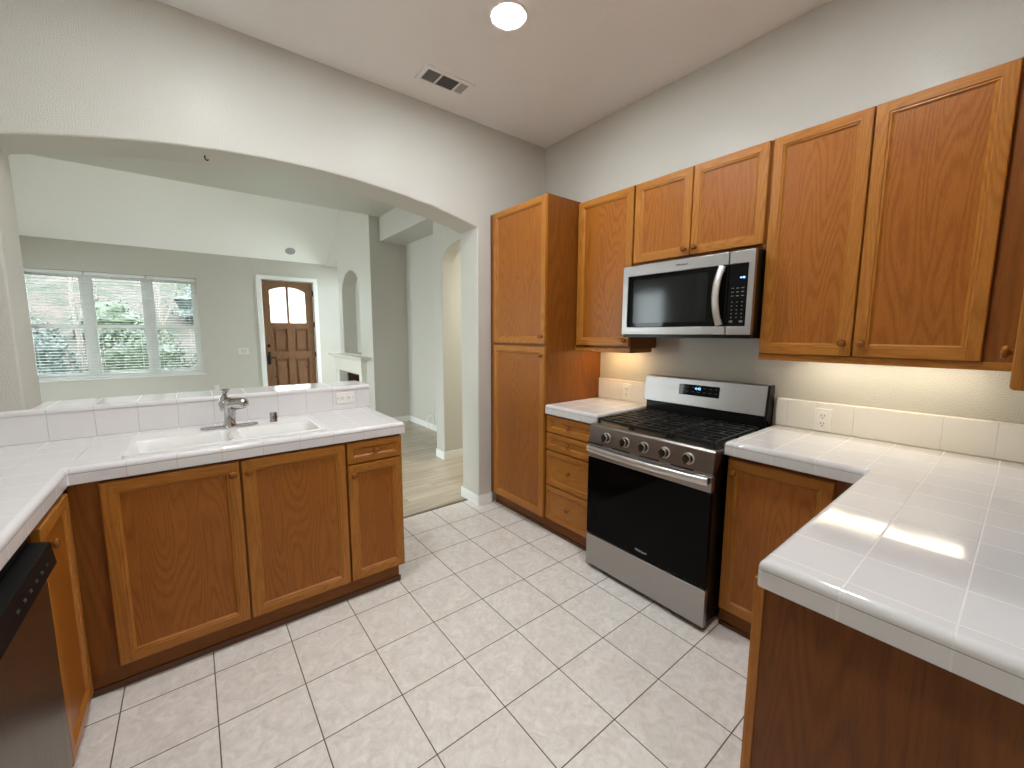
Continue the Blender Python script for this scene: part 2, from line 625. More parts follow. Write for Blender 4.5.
# ------------------------------------------------------------------ cabinet helpers
class Face:
    """a vertical cabinet face: axis 'x' or 'y', outward sign s, position w of the carcass front"""

    def __init__(self, axis, s, w):
        self.axis, self.s, self.w = axis, s, w

    def P(self, h, v, d):
        return (self.w + self.s * d, h, v) if self.axis == 'x' else (h, self.w + self.s * d, v)

    def n(self):
        return (self.s, 0, 0) if self.axis == 'x' else (0, self.s, 0)


def knob(face, h, v, d, parent):
    bm = B()
    lathe(bm, face.P(h, v, d), face.n(), [(0.010, 0.0), (0.0085, 0.003), (0.0065, 0.010), (0.0085, 0.014), (0.0150, 0.018), (0.0163, 0.0225), (0.0140, 0.027), (0.0075, 0.0295), (0.0, 0.030)], 20)
    return link('knob', bm, MT['knob'], parent, smooth=True, angle=60)


def front(name, face, h0, h1, v0, v1, parent, st=0.056, t=0.02, knob_at=None, wide_panel=True):
    """a framed door or drawer front with a moulded inner edge and a recessed panel"""
    bm = B()
    if h0 > h1:
        h0, h1 = h1, h0

    def rect(ins, d):
        return [bm.verts.new(face.P(*p, d)) for p in ((h0 + ins, v0 + ins), (h1 - ins, v0 + ins), (h1 - ins, v1 - ins), (h0 + ins, v1 - ins))]
    prof = [(0, 0.0), (0, t - 0.005), (0.0015, t - 0.0015), (0.005, t)]
    rings = [rect(*p) for p in prof]
    for A, C in zip(rings, rings[1:]):
        for k in range(4):
            j = (k + 1) % 4
            f = bm.faces.new((A[k], A[j], C[j], C[k]))
            f.material_index = 1 if k in (0, 2) else 0
    bm.faces.new(rings[0])
    # flat frame: stiles full height, rails between them
    a, b = 0.005, st - 0.016

    def quad(p0, p1, d, mi):
        f = bm.faces.new([bm.verts.new(face.P(*p, d)) for p in ((p0[0], p0[1]), (p1[0], p0[1]), (p1[0], p1[1]), (p0[0], p1[1]))])
        f.material_index = mi
    quad((h0 + a, v0 + a), (h0 + b, v1 - a), t, 0)
    quad((h1 - b, v0 + a), (h1 - a, v1 - a), t, 0)
    quad((h0 + b, v0 + a), (h1 - b, v0 + b), t, 1)
    quad((h0 + b, v1 - b), (h1 - b, v1 - a), t, 1)
    prof = [(b, t), (b + 0.0015, t - 0.003), (b + 0.005, t - 0.0035), (b + 0.008, t - 0.003), (b + 0.012, t - 0.007), (b + 0.016, t - 0.0105)]
    rings = [rect(*p) for p in prof]
    for A, C in zip(rings, rings[1:]):
        for k in range(4):
            j = (k + 1) % 4
            f = bm.faces.new((A[k], A[j], C[j], C[k]))
            f.material_index = 1 if k in (0, 2) else 0
    # orient by hand: the frame is open where the panel sits
    nv = Vector(face.n())
    o = link(name, bm, [MT['oak'], MT['oak_h']], parent)
    pb = B()
    s2 = st - 0.0005
    q = [face.P(h0 + s2, v0 + s2, 0.004), face.P(h1 - s2, v1 - s2, t - 0.0104)]
    box(pb, min(q[0][0], q[1][0]), max(q[0][0], q[1][0]), min(q[0][1], q[1][1]), max(q[0][1], q[1][1]), v0 + s2, v1 - s2)
    link('panel', pb, MT['oak_panel'] if (v1 - v0) > 0.3 else MT['oak_h'], o)
    if knob_at:
        knob(face, knob_at[0], knob_at[1], t if min(abs(knob_at[0] - h0), abs(knob_at[0] - h1)) < st - 0.012 or min(abs(knob_at[1] - v0), abs(knob_at[1] - v1)) < st - 0.012 else t - 0.0104, o)
    return o


# =================================================================== SETTING
YW, YB = 0.136, 0.40        # arch wall: kitchen face, living-room face
XS = 0.79                   # range wall
CZ = 3.08                   # kitchen ceiling
YF = 6.30                   # living room front wall


def roof(y):
    return 3.22 if y < 3.6399 else 2.83 + 0.68 * (YF - y)


def roofline(y0, y1):
    """underside of the ceiling from y1 back to y0, for polygons in the y-z plane"""
    pts = [(y1, roof(y1))]
    if y0 < 3.63 < y1:
        pts += [(3.64, roof(3.64)), (3.63, 3.22)]
    pts.append((y0, roof(y0)))
    return pts


# floors
struct(link('floor', bx(-2.95, 0.95, -4.75, 0.307, -0.08, 0.0), MT['floor']))
struct(link('floor_living', bx(-5.35, 2.75, 0.307, 6.55, -0.08, 0.0), MT['woodfloor']))
# kitchen ceiling
struct(link('ceiling', bx(-2.95, 0.95, -4.75, YW + 0.1, CZ, CZ + 0.1), MT['ceil']))
# arch wall
R_ARCH = []
xl, xr, zs_, za = -2.395, 0.07, 2.300, 2.460
cx_ = (xl + xr) / 2
Rr = (((xr - xl) / 2) ** 2 + (za - zs_) ** 2) / (2 * (za - zs_))
zc_ = za - Rr
a0 = math.asin(((xr - xl) / 2) / Rr)
for k in range(49):
    a = -a0 + 2 * a0 * k / 48
    R_ARCH.append((cx_ + Rr * math.sin(a), zc_ + Rr * math.cos(a)))
poly = [(-5.35, 0), (-0.845, 0), (-0.845, 1.095), (xl, 1.095)] + R_ARCH + [(xr, 0), (0.95, 0), (0.95, 3.3), (-5.35, 3.3)]
struct(link('wall_back', prism(B(), 'y', poly, YW, YB), MT['wall'], bevel=0.014, seg=3))
# range wall, left wall, short right wall, nook wall, rear wall with a glass door
struct(link('wall_right', bx(XS, 0.95, -3.10, YW, 0, CZ), MT['wall']))
struct(link('wall_left', bx(-2.95, -2.82, -4.75, YW, 0, CZ), MT['wall']))
struct(link('wall_front', bx(-0.72, XS, -3.10, -2.955, 0, CZ), MT['wall']))
struct(link('wall_nook', bx(-0.72, -0.60, -4.75, -3.10, 0, CZ), MT['wall']))
struct(link('wall_rear', bx(-2.82, -0.72, -4.75, -4.6, 0, CZ), MT['wall']))

# living room shell
WX0, WX1, WZ0, WZ1 = -3.70, -1.64, 0.75, 2.385      # front window opening
DX0, DX1, DZ1 = -0.675, 0.225, 2.462                # front door opening
us = [-5.35, WX0, WX1, DX0, DX1, 1.20]
vs = [0, WZ0, WZ1, DZ1, 2.84]
struct(link('wall_far', cells(B(), 'y', us, vs, lambda i, j: not ((i == 1 and j == 1) or (i == 3 and j < 3)), YF, 6.5), MT['wall']))
bm = cells(B(), 'x', [YB, 0.9, 2.9, 3.9, 6.0, YF], [0, 0.3, 2.4, 2.84], lambda i, j: not (i in (1, 3) and j == 1), -5.35, -5.2)
prism(bm, 'x', [(YB, 2.84), (YF, 2.84)] + roofline(YB, YF)[:], -5.35, -5.2)
struct(link('wall_side', bm, MT['wall']))
o = struct(link('window_2', cells(B(), 'x', [3.9, 3.96, 4.92, 4.98, 5.94, 6.0], [0.3, 0.36, 2.34, 2.4], lambda i, j: not (i in (1, 3) and j == 1), -5.32, -5.25), MT['trim']))
link('pane', bx(-5.29, -5.284, 3.96, 4.92, 0.36, 2.34), MT['pane'], o)
link('pane', bx(-5.29, -5.284, 4.98, 5.94, 0.36, 2.34), MT['pane'], o)
o = struct(link('added_window_side', cells(B(), 'x', [0.9, 0.96, 1.87, 1.93, 2.84, 2.9], [0.3, 0.36, 2.34, 2.4], lambda i, j: not (i in (1, 3) and j == 1), -5.32, -5.25), MT['trim']))  # unseen window added to light the chimney breast and recess
link('pane', bx(-5.29, -5.284, 0.96, 1.87, 0.36, 2.34), MT['pane'], o)
link('pane', bx(-5.29, -5.284, 1.93, 2.84, 0.36, 2.34), MT['pane'], o)
# vaulted ceiling
struct(link('ceiling_flat', bx(-5.35, 1.2, YB, 3.64, 3.22, 3.34), MT['wall']))  # darker wall paint stands in for the shade on the flat part
prs = B()
prism(prs, 'x', [(3.64, 3.22), (3.64, roof(3.64)), (6.52, 2.83 - 0.68 * 0.22), (6.52, 2.83 - 0.68 * 0.22 + 0.12), (3.64, roof(3.64) + 0.12), (3.54, roof(3.64) + 0.12), (3.54, 3.345), (3.641, 3.345)], -5.35, 1.2)
struct(link('ceiling_vault', prs, paint('vault_paint', srgb(244, 243, 240), 0.7, 90, 0.1)))

X0 = 0.46                   # line of the hall arch and the entry nook
# hall arch wall (x = 0.46 .. 0.62) with an arched opening
ap = []
y0_, y1_, s_, t_ = 0.47, 1.436, 2.245, 2.425
for k in range(25):
    a = math.pi * k / 24
    ap.append(((y0_ + y1_) / 2 - math.cos(a) * (y1_ - y0_) / 2, s_ + math.sin(a) * (t_ - s_)))
poly = [(YB, 0), (y0_, 0)] + ap + [(1.436, roof(1.436))] + [(YB, roof(YB))]
# the far jamb is the end of the hall's side wall, so the polygon closes at it
struct(link('wall_hall_arch', prism(B(), 'x', [(YB, 0), (y0_, 0)] + ap + roofline(YB, 1.436), X0, 0.62), MT['wall']))
struct(link('wall_hall', prism(B(), 'x', [(1.436, 0), (1.63, 0)] + roofline(1.436, 1.63), X0, 2.6), MT['wall'], bevel=0.012))
struct(link('wall_hall_near', bx(0.95, 2.6, YW, YB, 0, 2.52), MT['wall']))
struct(link('wall_hall_end', bx(2.6, 2.75, YW, 1.63, 0, 2.6), MT['wall']))
struct(link('ceiling_hall', bx(0.62, 2.6, YB, 1.436, 2.5, 2.6), MT['ceil']))
# recess beside the fireplace
struct(link('wall_recess_header', prism(B(), 'x', [(1.63, 2.865), (3.68, 2.865)] + roofline(1.63, 3.68), 0.62, 1.2), MT['wall'], bevel=0.01))
struct(link('wall_recess', bx(1.04, 1.2, 1.63, 3.68, 0, 2.865), MT['wall']))
# chimney breast with an arched niche and a firebox opening
XB = 0.464
nich = [(5.20, 1.105), (4.24, 1.105)]
for k in range(21):
    a = math.pi * k / 20
    nich.append((4.72 - math.cos(a) * 0.48, 2.17 + math.sin(a) * 0.365))
fire = [(4.36, 0.12), (5.26, 0.12), (5.26, 0.72), (4.36, 0.72)]
bm = prism(B(), 'x', [(3.68, 0), (5.42, 0)] + roofline(3.68, 5.42), XB, 0.70, holes=[nich[::-1], fire])
prism(bm, 'x', [(3.68, 0), (5.42, 0)] + roofline(3.68, 5.42), 0.70, 1.2)
struct(link('wall_chimney', bm, MT['wall']))
# entry nook
struct(link('wall_entry_header', prism(B(), 'x', [(5.42, 2.80), (YF, 2.80)] + roofline(5.42, YF), 0.486, 1.2), MT['wall']))
struct(link('wall_entry', cells(B(), 'x', [5.42, 5.50, 6.22, YF], [0, 0.1, 2.70, 2.80], lambda i, j: not (i == 1 and j == 1), 1.04, 1.2), MT['wall']))
o = struct(link('added_window_entry', cells(B(), 'x', [5.50, 5.54, 6.18, 6.22], [0.1, 0.14, 2.66, 2.70], lambda i, j: not (i == 1 and j == 1), 1.12, 1.17), MT['trim']))  # unseen window added behind the breast to brighten the entry nook
link('pane', bx(1.14, 1.146, 5.54, 6.18, 0.14, 2.66), MT['pane'], o)


# baseboards and threshold
def base_profile(bm, x0, x1, y0, y1, h=0.085, mi=0):
    box(bm, x0, x1, y0, y1, 0, h)


bm = B()
box(bm, 0.058, 0.20, 0.122, YW, 0, 0.092)
box(bm, 0.056, xr, YW, YB, 0, 0.092)
box(bm, 0.056, 0.95, YB, YB + 0.012, 0, 0.092)
struct(link('baseboard_arch', bm, MT['trim'], bevel=0.005))
bm = B()
box(bm, X0 - 0.012, X0, 1.424, 1.63, 0, 0.092)
box(bm, X0, 2.6, 1.424, 1.436, 0, 0.092)
struct(link('baseboard_hall', bm, MT['trim'], bevel=0.004))
bm = B()
box(bm, 1.028, 1.04, 1.63, 3.668, 0, 0.092)
box(bm, XB, 1.04, 3.668, 3.68, 0, 0.092)
box(bm, X0, 1.04, 1.63, 1.642, 0, 0.092)
struct(link('baseboard_recess', bm, MT['trim'], bevel=0.004))
bm = B()
box(bm, -5.2, DX0 - 0.09, YF - 0.012, YF, 0, 0.092)
box(bm, DX1 + 0.09, 1.04, YF - 0.012, YF, 0, 0.092)
struct(link('baseboard_far', bm, MT['trim'], bevel=0.004))
struct(link('trim_1', bx(-0.845, xr, 0.295, 0.325, 0.0, 0.006), speckled('threshold_strip', srgb(120, 106, 88), 0.4), bevel=0.002))

# front window: frame, sashes, panes
o = struct(link('window_1', cells(B(), 'y', [WX0, WX0 + 0.05, -3.045, -2.955, -2.335, -2.245, WX1 - 0.05, WX1], [WZ0, WZ0 + 0.05, WZ1 - 0.05, WZ1],
                                  lambda i, j: not (i in (1, 3, 5) and j == 1), 6.40, 6.47), MT['trim'], bevel=0.004))
for (a, b) in ((WX0 + 0.05, -3.045), (-2.955, -2.335), (-2.245, WX1 - 0.05)):
    bm = cells(B(), 'y', [a, a + 0.03, b - 0.03, b], [WZ0 + 0.05, WZ0 + 0.085, 1.53, 1.585, WZ1 - 0.08, WZ1 - 0.05], lambda i, j: not (i == 1 and j in (1, 3)), 6.41, 6.445)
    link('sash', bm, MT['trim'], o, bevel=0.003)
    link('pane', bx(a + 0.03, b - 0.03, 6.426, 6.431, WZ0 + 0.085, WZ1 - 0.08), MT['pane'], o)
struct(link('trim_2', bx(WX0 - 0.03, WX1 + 0.03, 6.28, 6.39, WZ0 - 0.02, WZ0 + 0.004), MT['trim'], bevel=0.004))

# front door
ct = struct(link('trim_3', cells(B(), 'y', [DX0 - 0.075, DX0, DX1, DX1 + 0.075], [0, DZ1, DZ1 + 0.075], lambda i, j: not (i == 1 and j == 0), 6.282, 6.42), MT['trim'], bevel=0.005))
d_out = [(-0.66, 0.02), (0.21, 0.02), (0.21, 2.45), (-0.66, 2.45)]


def door_arch(x0, x1, z0, zl, zr_, apex_x=-0.2425):
    R, top = 0.62, 2.345
    f = lambda x: top - R + math.sqrt(R * R - (x - apex_x) ** 2)
    pts = [(x0, z0), (x1, z0)]
    for k in range(13):
        x = x1 + (x0 - x1) * k / 12
        pts.append((x, f(x) - 0.0))
    return pts


gl_l = door_arch(-0.545, -0.262, 1.655, 0, 0)
gl_r = door_arch(-0.222, 0.075, 1.655, 0, 0)
pans = []
for (z0, z1) in ((1.10, 1.54), (0.26, 0.955)):
    for (xa, xb) in ((-0.518, -0.278), (-0.155, 0.085)):
        pans.append([(xa, z0), (xb, z0), (xb, z1), (xa, z1)])
o = struct(link('door_1', prism(B(), 'y', d_out, 6.33, 6.375, holes=[gl_l, gl_r] + pans), MT['alder'], bevel=0.006))
for q in pans:
    (xa, z0), (xb, z1) = q[0], q[2]
    bm = B()
    box(bm, xa, xb, 6.356, 6.368, z0, z1)
    box(bm, xa + 0.04, xb - 0.04, 6.340, 6.356, z0 + 0.04, z1 - 0.04)
    link('door_panel', bm, MT['alder'], o, bevel=0.006)
for g in (gl_l, gl_r):
    link('pane', prism(B(), 'y', g, 6.352, 6.357), MT['door_pane'], o)
bm = B()
lathe(bm, (-0.607, 6.33, 1.215), (0, -1, 0), [(0.03, 0), (0.03, 0.012), (0.024, 0.018), (0.012, 0.020), (0.012, 0.03), (0, 0.03)])
link('deadbolt', bm, MT['bronze'], o, smooth=True)
bm = B()
box(bm, -0.632, -0.588, 6.318, 6.33, 0.86, 1.10)
tube(bm, [(-0.61, 6.33, 1.05), (-0.61, 6.285, 1.05), (-0.61, 6.272, 1.02), (-0.61, 6.272, 0.93), (-0.61, 6.285, 0.90), (-0.61, 6.33, 0.90)], 0.011)
tube(bm, [(-0.61, 6.33, 0.985), (-0.61, 6.30, 0.985), (-0.57, 6.288, 0.987), (-0.50, 6.288, 0.982)], 0.009)
link('door_handle', bm, MT['bronze'], o, smooth=True)
for z in (2.24, 1.63, 1.03, 0.3):
    bm = B()
    lathe(bm, (0.217, 6.326, z - 0.05), (0, 0, 1), [(0.011, 0), (0.011, 0.1)], 10)
    link('hinge', bm, MT['bronze'], o)

# =================================================================== KITCHEN: LEFT / SINK SIDE
CT, CB = 0.967, 0.900        # worktop top and underside

# U of tiled worktop over the sink run and the left run
bm = cells(B(), 'z', [-2.818, -2.18, -2.03, -1.262, -0.845], [-2.72, -0.485, -0.42, 0.005, YW - 0.003],
           lambda i, j: (i == 0) or (j >= 1 and not (i == 2 and j == 2)), CB, CT)
top_weights(bm, CT)
tag(link('tile_countertop', bm, MT['ctr_sink'], None, bevel=0.02, seg=4, weight=True),
    'white tiled worktop around the sink, turning the corner over the dishwasher', 'countertop', 'tiled worktops')

# tiled splash and ledge on the half wall
t = thing('tile_backsplash', 'white tiled splash with ledge behind the sink on the half wall', 'backsplash', (-1.6, YW, CT), 'tiled splashbacks')
bm = B()
box(bm, -2.815, -0.838, 0.112, YW, CT, 1.098)
link('splash', bm, MT['bs_sink'], t, bevel=0.004)
bm = cells(B(), 'z', [-2.815, xl, -0.832], [0.108, YW + 0.004, 0.412], lambda i, j: not (i == 0 and j == 1), 1.096, 1.122)
top_weights(bm, 1.122)
link('ledge', bm, MT['bs_sink'], t, bevel=0.016, seg=4, weight=True)

# double-bowl sink
t = thing('kitchen_sink', 'white double bowl sink set into the tiled worktop', 'sink', (-1.645, -0.2, CT))
bm = B()


def bowl(bm, x0, x1, y0, y1, zt, zb):
    prof = [(0.0, zt), (0.006, zt - 0.010), (0.012, zt - 0.06), (0.022, zb + 0.03), (0.05, zb + 0.003), (0.09, zb)]
    prev = None
    for ins, z in prof:
        a, b, c, d = x0 + ins, x1 - ins, y0 + ins, y1 - ins
        r = min(0.035, (b - a) / 3)
        ring = []
        for (cx, cy, s) in ((b - r, d - r, 0), (a + r, d - r, 1), (a + r, c + r, 2), (b - r, c + r, 3)):
            for k in range(5):
                an = (s + k / 4) * H
                ring.append(bm.verts.new((cx + r * math.cos(an), cy + r * math.sin(an), z)))
        if prev:
            for k in range(len(ring)):
                j = (k + 1) % len(ring)
                bm.faces.new((prev[k], prev[j], ring[j], ring[k]))
        prev = ring
    bm.faces.new(prev)


SX0, SX1, SY0, SY1 = -2.036, -1.256, -0.426, 0.010
RZ = CT + 0.007


def rring(bm, x0, x1, y0, y1, r, z):
    ring = []
    for (cx, cy, s) in ((x1 - r, y1 - r, 0), (x0 + r, y1 - r, 1), (x0 + r, y0 + r, 2), (x1 - r, y0 + r, 3)):
        for k in range(5):
            an = (s + k / 4) * H
            ring.append((cx + r * math.cos(an), cy + r * math.sin(an)))
    return ring


BL = (-2.012, -1.655, -0.402, -0.135)
BR = (-1.625, -1.280, -0.402, -0.135)
outer = rring(bm, SX0, SX1, SY0, SY1, 0.02, 0)
prism(bm, 'z', outer, CB + 0.02, RZ, holes=[rring(bm, *BL, 0.035, 0)[::-1], rring(bm, *BR, 0.035, 0)[::-1]])
bmesh.ops.delete(bm, geom=[f for f in bm.faces if all(v.co.z < CT for v in f.verts)], context='FACES')
link('rim', bm, MT['porcelain'], t, bevel=0.006, seg=3, angle=50)
for (q, nm) in ((BL, 'left'), (BR, 'right')):
    bm = B()
    bowl(bm, q[0] - 0.001, q[1] + 0.001, q[2] - 0.001, q[3] + 0.001, RZ - 0.003, 0.77)
    ob = link('bowl', bm, MT['porcelain'], t, smooth=True, angle=60)
    for p in ob.data.polygons:
        pass
    bm = B()
    cxm, cym = (q[0] + q[1]) / 2, (q[2] + q[3]) / 2
    lathe(bm, (cxm, cym, 0.7695), (0, 0, 1), [(0.042, 0), (0.042, 0.004), (0.036, 0.006), (0.030, 0.002), (0.0, 0.001)])
    link('drain', bm, MT['chrome'], t, smooth=True)

# faucet
FX, FY = -1.648, -0.078
FZ = RZ
t = thing('faucet', 'chrome single lever faucet with pull-out spout behind the sink bowls', 'faucet', (FX, FY, FZ))
bm = B()
ring = []
prism(bm, 'z', rring(bm, FX - 0.128, FX + 0.128, FY - 0.03, FY + 0.03, 0.0299, 0), FZ, FZ + 0.010)
link('base_plate', bm, MT['chrome'], t, bevel=0.004, seg=3, angle=50)
bm = B()
lathe(bm, (FX, FY, FZ + 0.008), (0.05, 0, 1), [(0.033, 0), (0.031, 0.006), (0.027, 0.018), (0.0255, 0.05), (0.027, 0.085), (0.031, 0.108), (0.032, 0.125), (0.027, 0.140), (0.014, 0.149), (0, 0.151)], 28)
link('body', bm, MT['chrome'], t, smooth=True, angle=50)
bm = B()
tube(bm, [(FX - 0.012, FY + 0.012, FZ + 0.09), (FX - 0.018, FY + 0.014, FZ + 0.125), (FX - 0.018, FY + 0.015, FZ + 0.155), (FX - 0.014, FY + 0.014, FZ + 0.178), (FX - 0.010, FY + 0.012, FZ + 0.190), (FX - 0.009, FY + 0.011, FZ + 0.198), (FX - 0.009, FY + 0.011, FZ + 0.203)],
     [0.024, 0.025, 0.020, 0.013, 0.015, 0.022, 0.014], 18)
link('lever', bm, MT['chrome'], t, smooth=True, angle=60)
bm = B()
sp = Vector((0.62, -0.77, 0.12)).normalized()
s0 = Vector((FX + 0.012, FY - 0.006, FZ + 0.122))
tube(bm, [s0, s0 + sp * 0.02, s0 + sp * 0.04, s0 + sp * 0.062, s0 + sp * 0.082, s0 + sp * 0.095, s0 + sp * 0.100],
     [0.030, 0.034, 0.033, 0.031, 0.028, 0.021, 0.010], 20)
link('spout', bm, MT['chrome'], t, smooth=True, angle=60)

t = thing('air_gap', 'small chrome air gap cap right of the faucet', 'air gap', (-1.443, -0.058, RZ))
bm = B()
lathe(bm, (-1.443, -0.058, RZ), (0, 0, 1), [(0.021, 0), (0.021, 0.004), (0.0195, 0.006), (0.0195, 0.048), (0.017, 0.053), (0, 0.0545)], 24)
link('cap', bm, MT['chrome'], t, smooth=True, angle=40)
bm = B()
for k in range(3):
    box(bm, -1.449 + k * 0.009, -1.445 + k * 0.009, -0.079, -0.0755, RZ + 0.018, RZ + 0.036)
link('slot', bm, MT['slot'], t)


def outlet(label, axis, s, w, h, v, horizontal=False, group=None, toggles=0, cat='outlet', name='wall_outlet', mat='plate'):
    """axis, s, w: wall plane and outward side; h, v: centre"""
    f = Face(axis, s, w)
    t = thing(name, label, cat, f.P(h, v - 0.057, 0), group)
    a, b = (0.057, 0.036) if horizontal else (0.036, 0.058)
    if toggles:
        a = 0.036 * toggles + 0.01

    def fb(bm, h0, h1, v0, v1, d0, d1):
        p, q = f.P(h0, v0, d0), f.P(h1, v1, d1)
        box(bm, min(p[0], q[0]), max(p[0], q[0]), min(p[1], q[1]), max(p[1], q[1]), v0, v1)
    bm = B()
    fb(bm, h - a, h + a, v - b, v + b, 0, 0.006)
    link('plate', bm, MT[mat], t, bevel=0.002)
    if toggles:
        for k in range(toggles):
            c = h + (k - (toggles - 1) / 2) * 0.046
            bm = B()
            fb(bm, c - 0.016, c + 0.016, v - 0.033, v + 0.033, 0.006, 0.009)
            link('rocker', bm, MT['plate'] if mat == 'plate' else MT['wall'], t, bevel=0.002)
        return t
    for k in (-1, 1):
        ch, cv = (h + k * 0.0205, v) if horizontal else (h, v + k * 0.0205)
        bm = B()
        fb(bm, ch - 0.017, ch + 0.017, cv - 0.017, cv + 0.017, 0.006, 0.0085)
        r = link('receptacle', bm, MT['plate'], t, bevel=0.0015)
        bm = B()
        if horizontal:
            for q in (-0.0065, 0.0065):
                fb(bm, ch - 0.006, ch + 0.004, cv + q - 0.0013, cv + q + 0.0013, 0.0085, 0.0088)
            fb(bm, ch + 0.008, ch + 0.0125, cv - 0.0025, cv + 0.0025, 0.0085, 0.0088)
        else:
            for q in (-0.0065, 0.0065):
                fb(bm, ch + q - 0.0013, ch + q + 0.0013, cv - 0.002, cv + 0.008, 0.0085, 0.0088)
            fb(bm, ch - 0.0025, ch + 0.0025, cv - 0.012, cv - 0.0075, 0.0085, 0.0088)
        link('slot', bm, MT['slot'], r)
    for k in ((-0.048, 0, 0.048) if False else (-0.046, 0.046)):
        bm = B()
        c = f.P(h + k, v, 0.006) if horizontal else f.P(h, v + k, 0.006)
        lathe(bm, c, f.n(), [(0.003, 0), (0.0025, 0.001), (0, 0.0012)], 10)
        link('screw', bm, MT['grey_ink'] if horizontal else MT['plate'], t)
    return t


outlet('white outlet set sideways in the tiled splash right of the sink', 'y', -1, 0.112, -1.002, 1.045, True, 'white wall outlets')

# sink base, narrow base, left base
SF = Face('y', -1, -0.46)


def base_body(bm_args, toe, parent, body_mat=None, name='body'):
    link(name, bx(*bm_args), body_mat or MT['oak_side'], parent)


t = thing('sink_base_cabinet', 'wide oak base cabinet with two doors under the sink', 'cabinet', (-1.64, -0.2, 0), 'oak base cabinets')
bm = cells(B(), 'z', [-2.19, -2.04, -1.252, -1.1755], [-0.46, -0.44, 0.018, 0.108], lambda i, j: not (i == 1 and j == 1), 0.10, CB)
box(bm, -2.04, -1.252, -0.44, 0.018, 0.10, 0.12)
link('body', bm, MT['oak_side'], t)
link('toe_kick', bx(-2.24, -1.1755, -0.441, 0.1, 0.0, 0.10), MT['oak_toe'], t)
link('base_moulding', bx(-2.2, -1.1755, -0.450, -0.441, 0.0, 0.028), MT['dark_gap'], t)
front('door', SF, -2.104, -1.6475, 0.112, 0.888, t, knob_at=(-1.674, 0.835))
front('door', SF, -1.6395, -1.1795, 0.112, 0.888, t, knob_at=(-1.612, 0.835))

t = thing('narrow_base_cabinet', 'narrow oak base cabinet with one drawer over one door, right of the sink doors', 'cabinet', (-1.02, -0.2, 0), 'oak base cabinets')
link('body', bx(-1.1745, -0.872, -0.46, 0.108, 0.10, CB), MT['oak_side'], t)
link('toe_kick', bx(-1.1745, -0.892, -0.441, 0.1, 0.0, 0.10), MT['oak_toe'], t)
link('base_moulding', bx(-1.1745, -0.885, -0.450, -0.441, 0.0, 0.028), MT['dark_gap'], t)
front('drawer', SF, -1.1705, -0.868, 0.775, 0.888, t, st=0.042, knob_at=(-1.02, 0.832))
front('door', SF, -1.1705, -0.868, 0.112, 0.768, t, knob_at=(-1.143, 0.715))

LF = Face('x', 1, -2.20)
t = thing('corner_base_cabinet', 'oak base cabinet with one door between the sink corner and the dishwasher', 'cabinet', (-2.45, -0.68, 0), 'oak base cabinets')
link('body', bx(-2.81, -2.20, -0.862, -0.47, 0.08, CB), MT['oak_side'], t)
link('toe_kick', bx(-2.81, -2.235, -0.862, -0.455, 0.0, 0.08), MT['oak_toe'], t)
front('door', LF, -0.856, -0.505, 0.062, 0.880, t, knob_at=(-0.826, 0.815))

t = thing('dishwasher', 'dishwasher with black control strip and steel door under the left worktop', 'dishwasher', (-2.45, -1.18, 0))
link('tub', bx(-2.81, -2.205, -1.482, -0.870, 0.10, 0.895), MT['dw_black'], t)
link('toe_panel', bx(-2.75, -2.25, -1.482, -0.886, 0.0, 0.10), MT['black'], t)
link('door', bx(-2.204, -2.176, -1.480, -0.872, 0.09, 0.748), MT['dw_steel'], t, bevel=0.004)
bm = B()
prism(bm, 'y', [(-2.204, 0.752), (-2.172, 0.752), (-2.152, 0.770), (-2.160, 0.842), (-2.204, 0.850)], -1.480, -0.872)
cp = link('control_panel', bm, MT['dw_black'], t, bevel=0.003)
for k in range(6):
    bm = B()
    y = -0.96 - k * 0.05
    box(bm, -2.1545, -2.1522, y - 0.008, y + 0.008, 0.801, 0.804)
    box(bm, -2.1558, -2.1535, y - 0.008, y + 0.008, 0.806, 0.808)
    link('button', bm, plain('faint_print', (0.03, 0.028, 0.026), 0.5) if k == 0 else bpy.data.materials['faint_print'], cp)
t = thing('end_base_cabinet', 'oak base cabinet beyond the dishwasher at the left edge', 'cabinet', (-2.45, -2.0, 0), 'oak base cabinets')
link('body', bx(-2.81, -2.20, -2.70, -1.49, 0.10, CB), MT['oak_side'], t)
link('toe_kick', bx(-2.81, -2.235, -2.70, -1.49, 0.0, 0.10), MT['oak_toe'], t)
front('door', LF, -2.09, -1.495, 0.11, 0.888, t, knob_at=(-2.06, 0.83))
front('door', LF, -2.69, -2.095, 0.11, 0.888, t, knob_at=(-2.125, 0.83))

# =================================================================== KITCHEN: RANGE WALL
PF = Face('x', -1, 0.198)
PT = 2.412
t = thing('pantry_cabinet', 'tall oak pantry cabinet with upper and lower door beside the arch', 'cabinet', (0.5, -0.2, 0))
link('body', bx(0.198, XS - 0.002, -0.545, YW - 0.003, 0.10, PT), MT['oak_side'], t)
link('toe_kick', bx(0.245, XS - 0.002, -0.545, YW - 0.016, 0.0, 0.10), MT['oak_toe'], t)
link('base_moulding', bx(0.236, 0.245, -0.545, YW - 0.016, 0.0, 0.02), MT['dark_gap'], t)
front('door', PF, -0.541, 0.068, 1.394, PT - 0.004, t, knob_at=(-0.514, 1.45))
front('door', PF, -0.541, 0.068, 0.118, 1.376, t, knob_at=(-0.514, 1.315))

